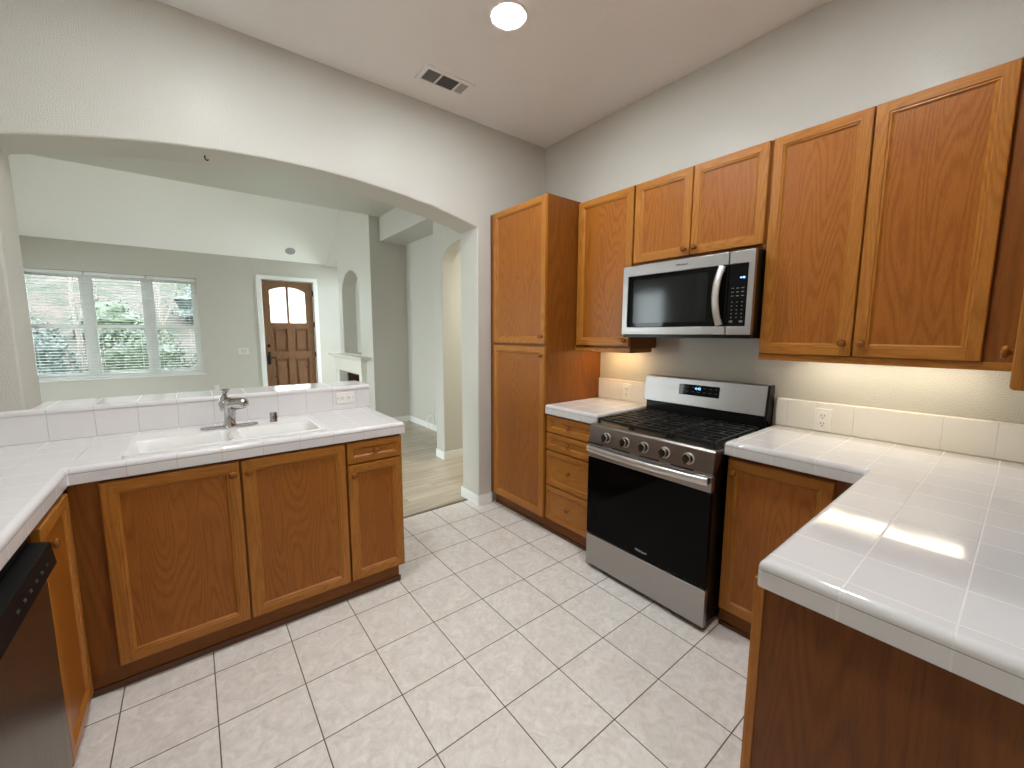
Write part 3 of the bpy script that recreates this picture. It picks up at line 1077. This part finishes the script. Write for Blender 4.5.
DF = Face('x', -1, 0.22)
t = thing('drawer_base_cabinet', 'oak base cabinet with a stack of four drawers left of the range', 'cabinet', (0.5, -0.77, 0), 'oak base cabinets')
link('body', bx(0.22, XS - 0.002, -1.022, -0.548, 0.10, CB), MT['oak_side'], t)
link('toe_kick', bx(0.245, XS - 0.002, -1.022, -0.548, 0.0, 0.10), MT['oak_toe'], t)
link('base_moulding', bx(0.236, 0.245, -1.022, -0.548, 0.0, 0.02), MT['dark_gap'], t)
for (z0, z1) in ((0.770, 0.888), (0.640, 0.762), (0.378, 0.632), (0.118, 0.370)):
    front('drawer', DF, -1.018, -0.552, z0, z1, t, st=0.045, knob_at=(-0.772, (z0 + z1) / 2 + 0.004))

bm = cells(B(), 'z', [0.185, XS - 0.002], [-1.024, -0.547], lambda i, j: True, CB, CT)
top_weights(bm, CT)
tag(link('tile_countertop', bm, MT['ctr_stove'], None, bevel=0.02, seg=4, weight=True),
    'short white tiled worktop between the pantry and the range', 'countertop', 'tiled worktops')
bm = B()
box(bm, 0.768, XS - 0.002, -1.006, -0.547, CT, 1.122)
tag(link('tile_backsplash', bm, MT['bs_stove'], None, bevel=0.006, seg=3), 'short white tiled splash behind the worktop left of the range', 'backsplash', 'tiled splashbacks')
outlet('upright white outlet in the tiled splash left of the range', 'x', -1, 0.768, -0.822, 1.040, False, 'white wall outlets')

# range ---------------------------------------------------------------
RY0, RY1 = -1.788, -1.030
t = thing('gas_range', 'stainless steel gas range with black oven door and black grates', 'range', (0.45, -1.41, 0))
bm = cells(B(), 'z', [0.135, 0.775], [RY0 + 0.004, RY1 - 0.004], lambda i, j: True, 0.045, 0.905)
link('body', bm, MT['black'], t)
for (x, y) in ((0.17, -1.08), (0.17, -1.74), (0.72, -1.08), (0.72, -1.74)):
    bm = B()
    lathe(bm, (x, y, 0), (0, 0, 1), [(0.018, 0), (0.018, 0.012), (0.010, 0.014), (0.010, 0.046)], 14)
    link('foot', bm, MT['black'], t)
link('drawer', bx(0.105, 0.134, RY0 + 0.002, RY1 - 0.002, 0.032, 0.226), MT['steel'], t, bevel=0.003)
dr = link('oven_door', bx(0.104, 0.134, RY0 + 0.002, RY1 - 0.002, 0.236, 0.722), speckled('oven_glass', (0.003, 0.003, 0.003), 0.06, amt=0.02, spec=0.07), t, bevel=0.003)
link('door_trim', bx(0.102, 0.134, RY0 + 0.002, RY1 - 0.002, 0.723, 0.800), MT['steel'], dr, bevel=0.003)
bm = B()
ys = [RY0 + 0.012 + (RY1 - RY0 - 0.024) * k / 20 for k in range(21)]
pts = []
for k, y in enumerate(ys):
    a = (k - 10) / 10
    pts.append((0.056 + 0.026 * a * a, y, 0.768))
tube(bm, [(p[0], p[1], p[2] + 0.012) for p in pts], 0.02, 16, sx=0.95, sy=0.42, up=(0, 0, 1))
link('handle', bm, MT['steel_v'], dr, smooth=True)
for y in (RY0 + 0.012, RY1 - 0.032):
    link('handle_bracket', bx(0.080, 0.104, y, y + 0.02, 0.764, 0.796), MT['black'], dr, bevel=0.004)
text_mesh('lettering', 'Whirlpool', 0.0175, (0.1032, -1.425, 0.272), ROT_NX, MT['silver_ink'], dr)
# control panel with vent slots and knobs
bm = B()
prism(bm, 'y', [(0.106, 0.812), (0.135, 0.812), (0.21, 0.905), (0.21, 0.926), (0.128, 0.926), (0.116, 0.916)], RY0, RY1)
cp = link('control_panel', bm, MT['steel_dark'], t, bevel=0.003)
for k in range(4):
    y = RY0 + 0.10 + k * 0.185
    link('vent_slot', bx(0.1165, 0.119, y, y + 0.12, 0.8025, 0.8105), MT['slot'], cp)
link('vent_strip', bx(0.118, 0.135, RY0 + 0.004, RY1 - 0.004, 0.801, 0.812), MT['steel'], cp)
for y in (-1.163, -1.292, -1.414, -1.536, -1.664):
    bm = B()
    ax = (-0.995, 0, 0.10)
    x_ = 0.1105
    lathe(bm, (x_, y, 0.862), ax, [(0.0295, -0.002), (0.0295, 0.004), (0.0255, 0.006)], 28, 0)
    lathe(bm, (x_, y, 0.862), ax, [(0.0248, 0.003), (0.0238, 0.026)], 28, 1)
    lathe(bm, (x_, y, 0.862), ax, [(0.0238, 0.0255), (0.0215, 0.0300), (0.0200, 0.0305)], 28, 0)
    lathe(bm, (x_, y, 0.862), ax, [(0.0201, 0.0290), (0.0198, 0.0309), (0.0, 0.0312)], 28, 1)
    kb = link('burner_knob', bm, [MT['steel_v'], MT['knob_dark']], t, smooth=True, angle=35)
    link('grip', bx(x_ - 0.040, x_ - 0.026, y - 0.0055, y + 0.0055, 0.842, 0.888), MT['knob_dark'], kb, bevel=0.002)
# cooktop
bm = B()
box(bm, 0.135, 0.70, RY0 + 0.002, RY1 - 0.002, 0.905, 0.925)
link('cooktop', bm, MT['black'], t, bevel=0.004)
for (x, y, r) in ((0.27, -1.20, 0.045), (0.27, -1.62, 0.05), (0.56, -1.20, 0.038), (0.56, -1.62, 0.042), (0.415, -1.41, 0.05)):
    bm = B()
    lathe(bm, (x, y, 0.925), (0, 0, 1), [(r + 0.012, 0), (r + 0.010, 0.006), (r, 0.008), (r, 0.015), (r - 0.012, 0.021), (0, 0.022)], 24)
    link('burner_cap', bm, MT['iron'], t, smooth=True, angle=40)
gy = [RY1 - 0.02, RY1 - 0.262, RY1 - 0.496, RY1 - 0.738]
for k in range(3):
    a, b = gy[k + 1] + 0.004, gy[k] - 0.004
    bm = B()
    zt, w = 0.958, 0.006

    def bar(x0, y0, x1, y1, w=0.006):
        box(bm, min(x0, x1) - w * (x0 == x1), max(x0, x1) + w * (x0 == x1), min(y0, y1) - w * (y0 == y1), max(y0, y1) + w * (y0 == y1), zt - 0.013, zt)
    for x in (0.165, 0.228, 0.290, 0.352, 0.415, 0.478, 0.540, 0.602, 0.665):
        bar(x, a, x, b, 0.0055)
    for y in (a + 0.006, b - 0.006):
        bar(0.165, y, 0.665, y)
    for q in (0.30, 0.70):
        y = a + (b - a) * q
        bar(0.165, y, 0.290, y, 0.005)
        bar(0.352, y, 0.478, y, 0.005)
        bar(0.540, y, 0.665, y, 0.005)
    for x in (0.165, 0.415, 0.665):
        for y in (a + 0.006, b - 0.006):
            box(bm, x - 0.007, x + 0.007, y - 0.007, y + 0.007, 0.925, zt - 0.01)
    link('grate', bm, MT['iron'], t, bevel=0.002, seg=1)
# backguard
link('backguard_base', bx(0.70, 0.778, RY0 + 0.004, RY1 - 0.004, 0.905, 1.018), MT['black'], t)
bm = B()
prism(bm, 'y', [(0.692, 1.016), (0.778, 1.016), (0.778, 1.186), (0.722, 1.186), (0.716, 1.182)], RY0 + 0.010, -1.010)
bg = link('backguard', bm, MT['steel'], t, bevel=0.003)
bm = B()
prism(bm, 'y', [(0.690, 1.000), (0.778, 0.930), (0.778, 1.187), (0.715, 1.187)], RY0 - 0.002, RY0 + 0.0095)
link('end_cap', bm, MT['black'], bg, bevel=0.002)
bm = B()
sl = lambda z: 0.692 + (z - 1.016) * (0.716 - 0.692) / (1.182 - 1.016)
z0, z1 = 1.083, 1.150
prism(bm, 'y', [(sl(z0) - 0.0015, z0), (sl(z0) + 0.002, z0), (sl(z1) + 0.002, z1), (sl(z1) - 0.0015, z1)], -1.522, -1.264)
dp = link('display', bm, MT['blackgl'], bg)
tl = math.atan((0.716 - 0.692) / (1.182 - 1.016))
text_mesh('clock_digits', '4:42', 0.022, (sl(1.127) - 0.002, -1.388, 1.127), ROT_NX, MT['blue_led'], dp, 0.0005)
bm = B()
for r in range(2):
    for k in range(7):
        if 2 < k < 4 and r == 0:
            continue
        y = -1.285 - k * 0.036
        z = 1.133 - r * 0.026
        x = sl(z) - 0.0017
        link('button', bx(x - 0.0004, x, y - 0.008, y + 0.006, z - 0.0012, z + 0.0012), MT['grey_ink'], dp)

# right base cabinet and right worktop -------------------------------------
RF = Face('x', -1, 0.24)
t = thing('single_door_base_cabinet', 'oak base cabinet with one tall door right of the range', 'cabinet', (0.5, -2.05, 0), 'oak base cabinets')
link('body', bx(0.24, XS - 0.002, -2.328, -1.796, 0.10, CB), MT['oak_side'], t)
link('toe_kick', bx(0.258, XS - 0.002, -2.328, -1.796, 0.0, 0.10), MT['oak_toe'], t)
link('base_moulding', bx(0.249, 0.258, -2.328, -1.796, 0.0, 0.02), MT['dark_gap'], t)
front('door', RF, -2.214, -1.802, 0.105, 0.876, t, knob_at=(-1.832, 0.815))

t = thing('end_panel_base_cabinet', 'oak base cabinet end with a plain side panel under the near right worktop', 'cabinet', (0.0, -2.64, 0), 'oak base cabinets')
link('body', bx(-0.742, XS - 0.002, -2.948, -2.335, 0.0, CB), MT['oak_side'], t)
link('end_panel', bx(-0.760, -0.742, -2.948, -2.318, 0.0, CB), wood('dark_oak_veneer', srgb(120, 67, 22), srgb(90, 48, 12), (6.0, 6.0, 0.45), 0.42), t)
link('corner_stile', bx(-0.764, -0.742, -2.318, -2.296, 0.0, CB), MT['oak'], t, bevel=0.002)

bm = cells(B(), 'z', [-0.800, 0.185, XS - 0.002], [-2.952, -2.312, -1.794], lambda i, j: not (i == 0 and j == 1), CB, CT)
top_weights(bm, CT)
tag(link('tile_countertop', bm, MT['ctr_stove'], None, bevel=0.02, seg=4, weight=True),
    'large white tiled worktop right of the range, turning towards the camera', 'countertop', 'tiled worktops')
bm = B()
box(bm, 0.766, XS - 0.002, -2.95, -1.802, CT, 1.122)
tag(link('tile_backsplash', bm, MT['bs_stove'], None, bevel=0.008, seg=3), 'long white tiled splash along the wall right of the range', 'backsplash', 'tiled splashbacks')
outlet('upright white outlet in the tiled splash right of the range', 'x', -1, 0.766, -2.022, 1.032, False, 'white wall outlets')

# wall cabinets --------------------------------------------------------------
UF = Face('x', -1, 0.495)
UT, UB = 2.395, 1.372


def valance(y0, y1, parent, end_right=False, end_left=False):
    bm = B()
    box(bm, 0.488, 0.508, y0, y1, 1.342, UB)
    if end_right:
        box(bm, 0.508, 0.74, y0, y0 + 0.018, 1.342, UB)
    if end_left:
        box(bm, 0.508, 0.74, y1 - 0.018, y1, 1.342, UB)
    link('light_rail', bm, MT['oak_h'], parent, bevel=0.002)


t = thing('wall_cabinet', 'single door oak wall cabinet between the pantry and the microwave', 'cabinet', (0.64, -0.8, UB), 'oak wall cabinets')
link('body', bx(0.495, XS - 0.002, -1.030, -0.547, UB, UT), MT['oak_side'], t)
front('door', UF, -1.027, -0.566, 1.386, UT - 0.003, t, knob_at=(-0.999, 1.425))
valance(-1.030, -0.547, t, end_right=True)

t = thing('wall_cabinet', 'short two door oak wall cabinet above the microwave', 'cabinet', (0.64, -1.41, 1.885), 'oak wall cabinets')
link('body', bx(0.495, XS - 0.002, -1.797, -1.0325, 1.888, UT), MT['oak_side'], t)
front('door', UF, -1.409, -1.039, 1.912, UT - 0.003, t, knob_at=(-1.381, 1.950))
front('door', UF, -1.788, -1.414, 1.912, UT - 0.003, t, knob_at=(-1.442, 1.950))

t = thing('wall_cabinet', 'tall two door oak wall cabinet right of the microwave', 'cabinet', (0.64, -2.2, UB), 'oak wall cabinets')
link('body', bx(0.495, XS - 0.002, -2.645, -1.7995, UB, UT), MT['oak_side'], t)
front('door', UF, -2.167, -1.804, 1.374, UT - 0.003, t, knob_at=(-2.138, 1.432))
front('door', UF, -2.540, -2.173, 1.374, UT - 0.003, t, knob_at=(-2.202, 1.432))
valance(-2.640, -1.7995, t, end_left=True)

KF = Face('y', 1, -2.652)
t = thing('wall_cabinet', 'oak wall cabinet at the right edge, seen end on with its knob showing', 'cabinet', (-0.1, -2.8, UB), 'oak wall cabinets')
link('body', bx(-0.772, 0.49, -2.952, -2.652, UB, UT), MT['oak_side'], t)
front('door', KF, -0.768, -0.205, 1.386, UT - 0.003, t, knob_at=(-0.235, 1.43))
front('door', KF, -0.200, 0.285, 1.386, UT - 0.003, t, knob_at=(-0.17, 1.43))
bm = B()
box(bm, -0.2, 0.488, -2.668, -2.655, 1.342, UB)
link('light_rail', bm, MT['oak_h'], t, bevel=0.002)


# under-cabinet strips
def strip(label, y0, y1, lens):
    t = thing('under_cabinet_light', label, 'light', (0.64, (y0 + y1) / 2, UB - 0.03), 'under cabinet lights')
    link('housing', bx(0.585, 0.715, y0, y1, UB - 0.010, UB), MT['plate'], t, bevel=0.003)
    link('lens', bx(0.595, 0.705, y0 + 0.02, y1 - 0.02, UB - 0.026, UB - 0.010), lens, t, bevel=0.004)


strip('warm glowing strip light under the wall cabinet beside the pantry', -0.93, -0.62, MT['uc_warm'])
strip('strip light under the tall wall cabinet right of the microwave', -2.57, -1.90, MT['uc_cool'])

# microwave -----------------------------------------------------------------
MX = 0.385
MY0, MY1, MZ0, MZ1 = -1.796, -1.036, 1.462, 1.884
SPLIT = -1.674
t = thing('microwave', 'stainless steel over-the-range microwave with curved handle and black glass', 'microwave', (0.58, -1.41, MZ0))
link('body', bx(0.412, XS - 0.002, MY0 + 0.002, MY1 - 0.002, MZ0, MZ1), MT['black'], t)
link('vent_grille', bx(0.40, 0.76, MY0 + 0.004, MY1 - 0.004, MZ0 - 0.014, MZ0), MT['black'], t)
dr = link('door', cells(B(), 'x', [SPLIT + 0.0015, SPLIT + 0.010, MY1 - 0.038, MY1], [MZ0 + 0.004, 1.509, 1.818, MZ1 - 0.004], lambda i, j: not (i < 2 and j == 1), MX, 0.411), MT['steel'], t, bevel=0.003)
link('window', bx(MX + 0.003, 0.411, SPLIT + 0.0015, MY1 - 0.0385, 1.5095, 1.8175), MT['blackgl'], dr, bevel=0.002)
link('mesh_screen', bx(MX + 0.0015, MX + 0.0028, -1.57, -1.115, 1.535, 1.792), speckled('dark_screen', (0.008, 0.009, 0.008), 0.1, spec=0.3), dr)
bm = B()
pts, rr = [], []
for k in range(17):
    a = (k - 8) / 8
    pts.append((MX - 0.032 + 0.024 * a * a, -1.628 - 0.016 * a * a, 1.664 + a * 0.148))
tube(bm, pts, 0.0185, 12, sx=0.45, sy=1.0, up=(1, 0, 0))
link('handle', bm, MT['steel_v'], dr, smooth=True)
for z in (1.532, 1.796):
    link('handle_bracket', bx(MX - 0.012, MX + 0.003, -1.655, -1.633, z - 0.012, z + 0.012), MT['steel_v'], dr, bevel=0.003)
text_mesh('lettering', 'Whirlpool', 0.016, (MX - 0.0004, -1.420, 1.850), ROT_NX, MT['slot'], dr, 0.0004)
cp = link('control_panel', cells(B(), 'x', [MY0, MY0 + 0.030, SPLIT - 0.0095, SPLIT - 0.0015], [MZ0 + 0.004, 1.509, 1.818, MZ1 - 0.004], lambda i, j: not (i > 0 and j == 1), MX, 0.411), MT['steel'], t, bevel=0.003)
link('glass', bx(MX + 0.002, 0.411, MY0 + 0.0305, SPLIT - 0.0015, 1.5095, 1.8175), MT['blackgl'], cp, bevel=0.002)
bm = B()
for r in range(8):
    for k in range(3):
        y = -1.698 - k * 0.024
        z = 1.698 - r * 0.019 - (0.012 if r > 2 else 0)
        wv = 0.0065 if r < 3 else 0.003
        link('button', bx(MX + 0.0012, MX + 0.002, y - wv, y + wv, z - 0.0018, z + 0.0018), MT['grey_ink'], cp)
for k in (0, 2):
    y = -1.698 - k * 0.024
    link('button', bx(MX + 0.0012, MX + 0.002, y - 0.008, y + 0.008, 1.528, 1.538), MT['grey_ink'], cp)
text_mesh('clock_digits', '4:42', 0.014, (MX + 0.0012, -1.742, 1.748), ROT_NX, MT['blue_led'], cp, 0.0005)


# =================================================================== CEILING FITTINGS
def can(label, x, y, z=CZ, n=(0, 0, -1), r=0.082, lens='can_lens', on=True, group='recessed ceiling lights'):
    t = thing('ceiling_light', label, 'light', (x, y, z - 0.012), group)
    bm = B()
    lathe(bm, Vector((x, y, z)), n, [(r + 0.016, -0.001), (r + 0.016, 0.004), (r + 0.010, 0.010), (r, 0.008), (r - 0.004, 0.002)], 36)
    link('trim_ring', bm, MT['plate'] if on else MT['grey_can'], t, smooth=True, angle=40)
    bm = B()
    lathe(bm, Vector((x, y, z)), n, [(r - 0.002, 0.0005), (r - 0.006, 0.005), (r * 0.7, 0.011), (0, 0.014)], 36)
    link('lens', bm, MT[lens] if on else MT['grey_can'], t, smooth=True, angle=60)


can('glowing round recessed light on the kitchen ceiling near the air vent', -0.387, -0.853)
can('recessed kitchen ceiling light over the floor in front of the sink', -1.60, -0.853)
can('recessed kitchen ceiling light over the near right worktop', -0.387, -2.10)
can('unseen recessed light added to the hall ceiling to brighten the hall wall', 1.65, 0.75, 2.5, lens='hall_fill_lens')  # lamp added out of view, lifts the wall inside the hall arch
sn = Vector((0, -0.68, -1)).normalized()
can('small grey recessed light on the sloped ceiling by the front door', -0.19, 6.07, roof(6.07), tuple(sn), 0.07, on=False)

can('unseen recessed light added behind the camera as frontal fill', -1.60, -3.90)  # added lamp, frontal fill for the sink doors
VX0, VX1, VY0, VY1 = -0.545, -0.195, -0.258, -0.082
t = thing('air_vent', 'white ceiling air vent with three louvred sections', 'vent', (-0.37, -0.17, CZ - 0.01))
bars = [VX0 + 0.028, VX0 + 0.118, VX0 + 0.130, VX0 + 0.248, VX0 + 0.260, VX1 - 0.028]
bm = cells(B(), 'z', [VX0] + bars + [VX1], [VY0, VY0 + 0.030, VY1 - 0.030, VY1], lambda i, j: not (i in (1, 3, 5) and j == 1), CZ - 0.010, CZ - 0.0005)
link('frame', bm, MT['ceil'], t, bevel=0.002)
link('duct_backing', bx(VX0 + 0.02, VX1 - 0.02, VY0 + 0.02, VY1 - 0.02, CZ - 0.0012, CZ - 0.0004), MT['slot'], t)
for i, (a, b) in enumerate(((bars[0], bars[1]), (bars[2], bars[3]), (bars[4], bars[5]))):
    bm = B()
    if i == 1:
        for k in range(9):
            y = VY0 + 0.034 + k * 0.0128
            prism(bm, 'x', [(y, CZ - 0.0095), (y + 0.0012, CZ - 0.0095), (y + 0.0032, CZ - 0.002), (y + 0.002, CZ - 0.002)], a, b)
    else:
        for k in range(7):
            x = a + 0.003 + k * 0.0122
            s = 0.002 if i == 0 else -0.008
            w = 0.0012 if i == 0 else 0.0045
            prism(bm, 'y', [(x, CZ - 0.0095), (x + w, CZ - 0.0095), (x + w - s, CZ - 0.002), (x - s, CZ - 0.002)], VY0 + 0.03, VY1 - 0.03)
    link('louvre', bm, MT['ceil'] if i == 2 else MT['grey_can'], t)

# little hook under the arch
t = B()
tube(t, [(-1.648, 0.24, 2.437), (-1.648, 0.24, 2.420), (-1.640, 0.24, 2.412), (-1.632, 0.24, 2.418)], 0.0035, 8)
lathe(t, (-1.648, 0.24, 2.4405), (0, 0, -1), [(0.014, 0), (0.012, 0.003), (0.004, 0.005)], 12)
tag(link('ceiling_hook', t, MT['bronze'], None, smooth=True), 'tiny black hook in the underside of the kitchen arch', 'hook')

# =================================================================== LIVING ROOM
# blinds
for (a, b, lab) in ((WX0 + 0.012, -3.008, 'white slatted blind in the left third of the front window'),
                    (-2.992, -2.298, 'white slatted blind in the middle of the front window'),
                    (-2.282, WX1 - 0.012, 'white slatted blind in the right third of the front window, nearest the door')):
    t = thing('window_blind', lab, 'blind', ((a + b) / 2, 6.345, WZ0), 'front window blinds')
    link('head_rail', bx(a, b, 6.312, 6.372, WZ1 - 0.055, WZ1 - 0.004), MT['blind'], t, bevel=0.003)
    link('bottom_rail', bx(a, b, 6.322, 6.368, WZ0 + 0.012, WZ0 + 0.034), MT['blind'], t, bevel=0.003)
    bm = B()
    z = WZ0 + 0.068
    while z < WZ1 - 0.065:
        prism(bm, 'x', [(6.322, z - 0.0035), (6.345, z - 0.0005), (6.368, z - 0.0030), (6.368, z - 0.0004), (6.345, z + 0.0022), (6.322, z - 0.0008)], a, b)
        z += 0.0435
    link('slat', bm, MT['blind'], t)
    for x in (a + 0.12, b - 0.12):
        bm = B()
        for y in (6.321, 6.369):
            tube(bm, [(x, y, WZ0 + 0.02), (x, y, WZ1 - 0.02)], 0.0012, 6)
        link('ladder_cord', bm, MT['blind'], t)

outlet('white light switch plate on the far wall left of the front door', 'y', -1, YF, -1.022, 1.127, toggles=2, cat='switch', name='light_switch', mat='shaded_plate')
outlet('small white outlet low on the far wall under the window', 'y', -1, YF, -1.469, 0.474, group='white wall outlets', mat='shaded_plate')

# fireplace surround
t = thing('fireplace_surround', 'pale painted mantelpiece and black firebox on the chimney breast', 'fireplace', (XB, 4.6, 0))
SA, SB = 3.76, 5.70          # ends of the shelf
bm = B()
prof = [(0.295, 1.080), (0.295, 1.058), (0.306, 1.052), (0.322, 1.034), (0.350, 1.018), (0.366, 0.995)]
rv = []
for (x, z) in prof:
    e = x - 0.295
    rv.append([bm.verts.new(p) for p in ((XB, SA + e * 3.2, z), (x, SA + e * 3.2, z), (x, SB - e * 1.6, z), (XB, SB - e * 1.6, z))])
for A, C in zip(rv, rv[1:]):
    for k in range(4):
        j = (k + 1) % 4
        bm.faces.new((A[k], A[j], C[j], C[k]))
bm.faces.new(rv[0])
bm.faces.new(rv[-1])
link('mantel_shelf', bm, MT['mantel'], t)
link('frieze', bx(0.372, XB, 4.02, 5.56, 0.785, 0.998), MT['mantel'], t, bevel=0.004)
for (a, b) in ((4.06, 4.20), (5.34, 5.52)):
    link('pilaster', bx(0.392, XB, a, b, 0.0, 0.786), MT['mantel'], t, bevel=0.004)
link('slip', cells(B(), 'x', [4.20, 4.26, 4.97, 5.34], [0, 0.10, 0.755, 0.786], lambda i, j: not (i == 1 and j == 1), 0.43, XB - 0.001), MT['stone'], t)
link('firebox', bx(0.69, 0.699, 4.365, 5.255, 0.125, 0.715), MT['firebrick'], t)
link('glass_door', bx(0.446, 0.456, 4.262, 4.968, 0.102, 0.753), MT['blackgl'], t, bevel=0.002)

# white cable coil
bm = B()
pts = []
for k in range(40):
    a = 2 * math.pi * k / 19.5
    r = 0.10 + 0.006 * math.sin(k * 1.3)
    pts.append((1.022 - 0.006 * math.sin(k * 0.7), 2.88 + r * math.cos(a) * 1.1, 0.118 + r * math.sin(a)))
tube(bm, pts, 0.005, 6)
tube(bm, [(1.036, 2.80, 0.40), (1.026, 2.80, 0.38), (1.022, 2.79, 0.30), (1.02, 2.80, 0.21)], 0.0035, 6)
tag(link('cable_coil', bm, MT['plate'], None, smooth=True), 'loose coil of white cable on the recess wall by the floor', 'cable')

# =================================================================== OUTSIDE
bm = B()
nx, ny = 30, 26
vsg = []
for j in range(ny + 1):
    row = []
    for i in range(nx + 1):
        x = -14 + i * 22 / nx
        y = 6.6 + j * 16 / ny
        z = -0.15 if y < 8.6 else (y - 8.6) * 0.55 - 0.15
        z += 0.12 * math.sin(x * 1.3 + y) + 0.1 * math.sin(x * 2.9 - y * 1.7) if y > 8.6 else 0
        row.append(bm.verts.new((x, y, z)))
    vsg.append(row)
for j in range(ny):
    for i in range(nx):
        bm.faces.new((vsg[j][i], vsg[j][i + 1], vsg[j + 1][i + 1], vsg[j + 1][i]))
struct(link('ground_hillside', bm, MT['hill'], smooth=True))
struct(link('ground_yard', bx(-14, 8, -12, 3.5, -0.3, -0.17), MT['hill']))
struct(link('ground_bounce_side', bx(-14, 8, 3.5, 6.6, -0.3, -0.17), MT['pale_bounce']))  # pale unseen ground, put here to bounce daylight up to the vault
struct(link('ground_bounce_front', bx(-14, 8, 6.61, 8.0, -0.3, -0.12), MT['pale_bounce']))  # pale strip added below the front window as a light bounce for the ceiling


def shrub(label, x, y, z, rx, ry, rz, mat, n_leaf, group='shrubs outside the front window', name='shrub'):
    t = thing(name, label, 'shrub', (x, y, z), group)
    bm = B()
    bmesh.ops.create_icosphere(bm, subdivisions=3, radius=1.0)
    for v in bm.verts:
        d = v.co.normalized()
        k = 0.80 + 0.12 * math.sin(d.x * 7 + x * 3) * math.sin(d.y * 6) + 0.10 * math.sin(d.z * 9 + y)
        v.co = Vector((x + d.x * rx * k, y + d.y * ry * k, z + max(0.0, (d.z * k + 0.75)) * rz * 0.55))
    for _ in range(n_leaf):
        d = Vector((random.gauss(0, 1), random.gauss(0, 1), random.gauss(0, 1))).normalized()
        k = random.uniform(0.8, 1.08)
        c = Vector((x + d.x * rx * k, y + d.y * ry * k, z + max(0.02, (d.z * k + 0.75)) * rz * 0.55))
        e1 = Vector((random.gauss(0, 1), random.gauss(0, 1), random.gauss(0, 1))).normalized()
        e2 = e1.orthogonal().normalized()
        s = random.uniform(0.03, 0.055)
        bm.faces.new([bm.verts.new(c + e1 * s), bm.verts.new(c + e2 * s * 0.5), bm.verts.new(c - e1 * s), bm.verts.new(c - e2 * s * 0.5)])
    link('foliage', bm, mat, t)


LABS = [('clipped green shrub low outside the left third of the front window', -6.12, 8.75, 0.78, 0.5, 1.85, 'leaf'),
        ('clipped blue-green shrub outside the left side of the middle window blind', -4.32, 8.75, 0.80, 0.5, 1.95, 'leaf2'),
        ('clipped green shrub outside the right side of the middle window blind', -2.58, 8.75, 0.76, 0.5, 1.80, 'leaf'),
        ('blue-green shrub filling the lower right window panes', -0.92, 8.75, 0.80, 0.5, 1.95, 'leaf2')]
for lab, x, y, rx, ry, rz, m in LABS:
    shrub(lab, x, y, -0.15, rx, ry, rz, MT[m], 2600)
shrub('large loose bush on the hillside behind the left window panes', -6.6, 11.0, 1.0, 0.9, 0.7, 1.5, MT['leaf'], 600)
shrub('bright green bush on the hillside behind the middle window panes', -3.3, 11.2, 1.1, 0.7, 0.5, 1.2, MT['leaf'], 500)
shrub('blue-green bush high on the hillside behind the right window panes', -1.2, 12.2, 1.7, 1.0, 0.7, 1.3, MT['leaf2'], 600)
shrub('pale green bush outside the front door glass', 0.4, 10.2, 0.4, 0.9, 0.7, 2.2, MT['leaf'], 600)
for lab, x, y, h in (('thin pale tree trunk behind the left window panes', -5.1, 9.9, 3.6), ('thin pale tree trunk behind the middle window panes', -3.7, 9.9, 3.8), ('thin pale tree trunk behind the right window panes', -2.3, 9.9, 3.6)):
    t = thing('young_tree', lab, 'tree', (x, y, 0.4), 'young trees on the hillside')
    bm = B()
    tube(bm, [(x, y, 0.3), (x + 0.05, y, 1.2), (x - 0.02, y + 0.05, 2.2), (x + 0.1, y, h)], [0.06, 0.05, 0.04, 0.02], 8)
    tube(bm, [(x, y, 1.5), (x + 0.22, y, 2.1), (x + 0.38, y, 2.9)], [0.03, 0.02, 0.012], 6)
    link('trunk', bm, MT['bark'], t, smooth=True)
    bm = B()
    for _ in range(260):
        c = Vector((x + 0.1 + random.uniform(-0.5, 0.5), y + random.uniform(-0.35, 0.35), h + random.uniform(-0.6, 0.5)))
        e1 = Vector((random.gauss(0, 1), random.gauss(0, 1), random.gauss(0, 1))).normalized()
        e2 = e1.orthogonal().normalized()
        s = random.uniform(0.05, 0.1)
        bm.faces.new([bm.verts.new(c + e1 * s), bm.verts.new(c + e2 * s * 0.5), bm.verts.new(c - e1 * s), bm.verts.new(c - e2 * s * 0.5)])
    link('foliage', bm, MT['leaf2'], t)
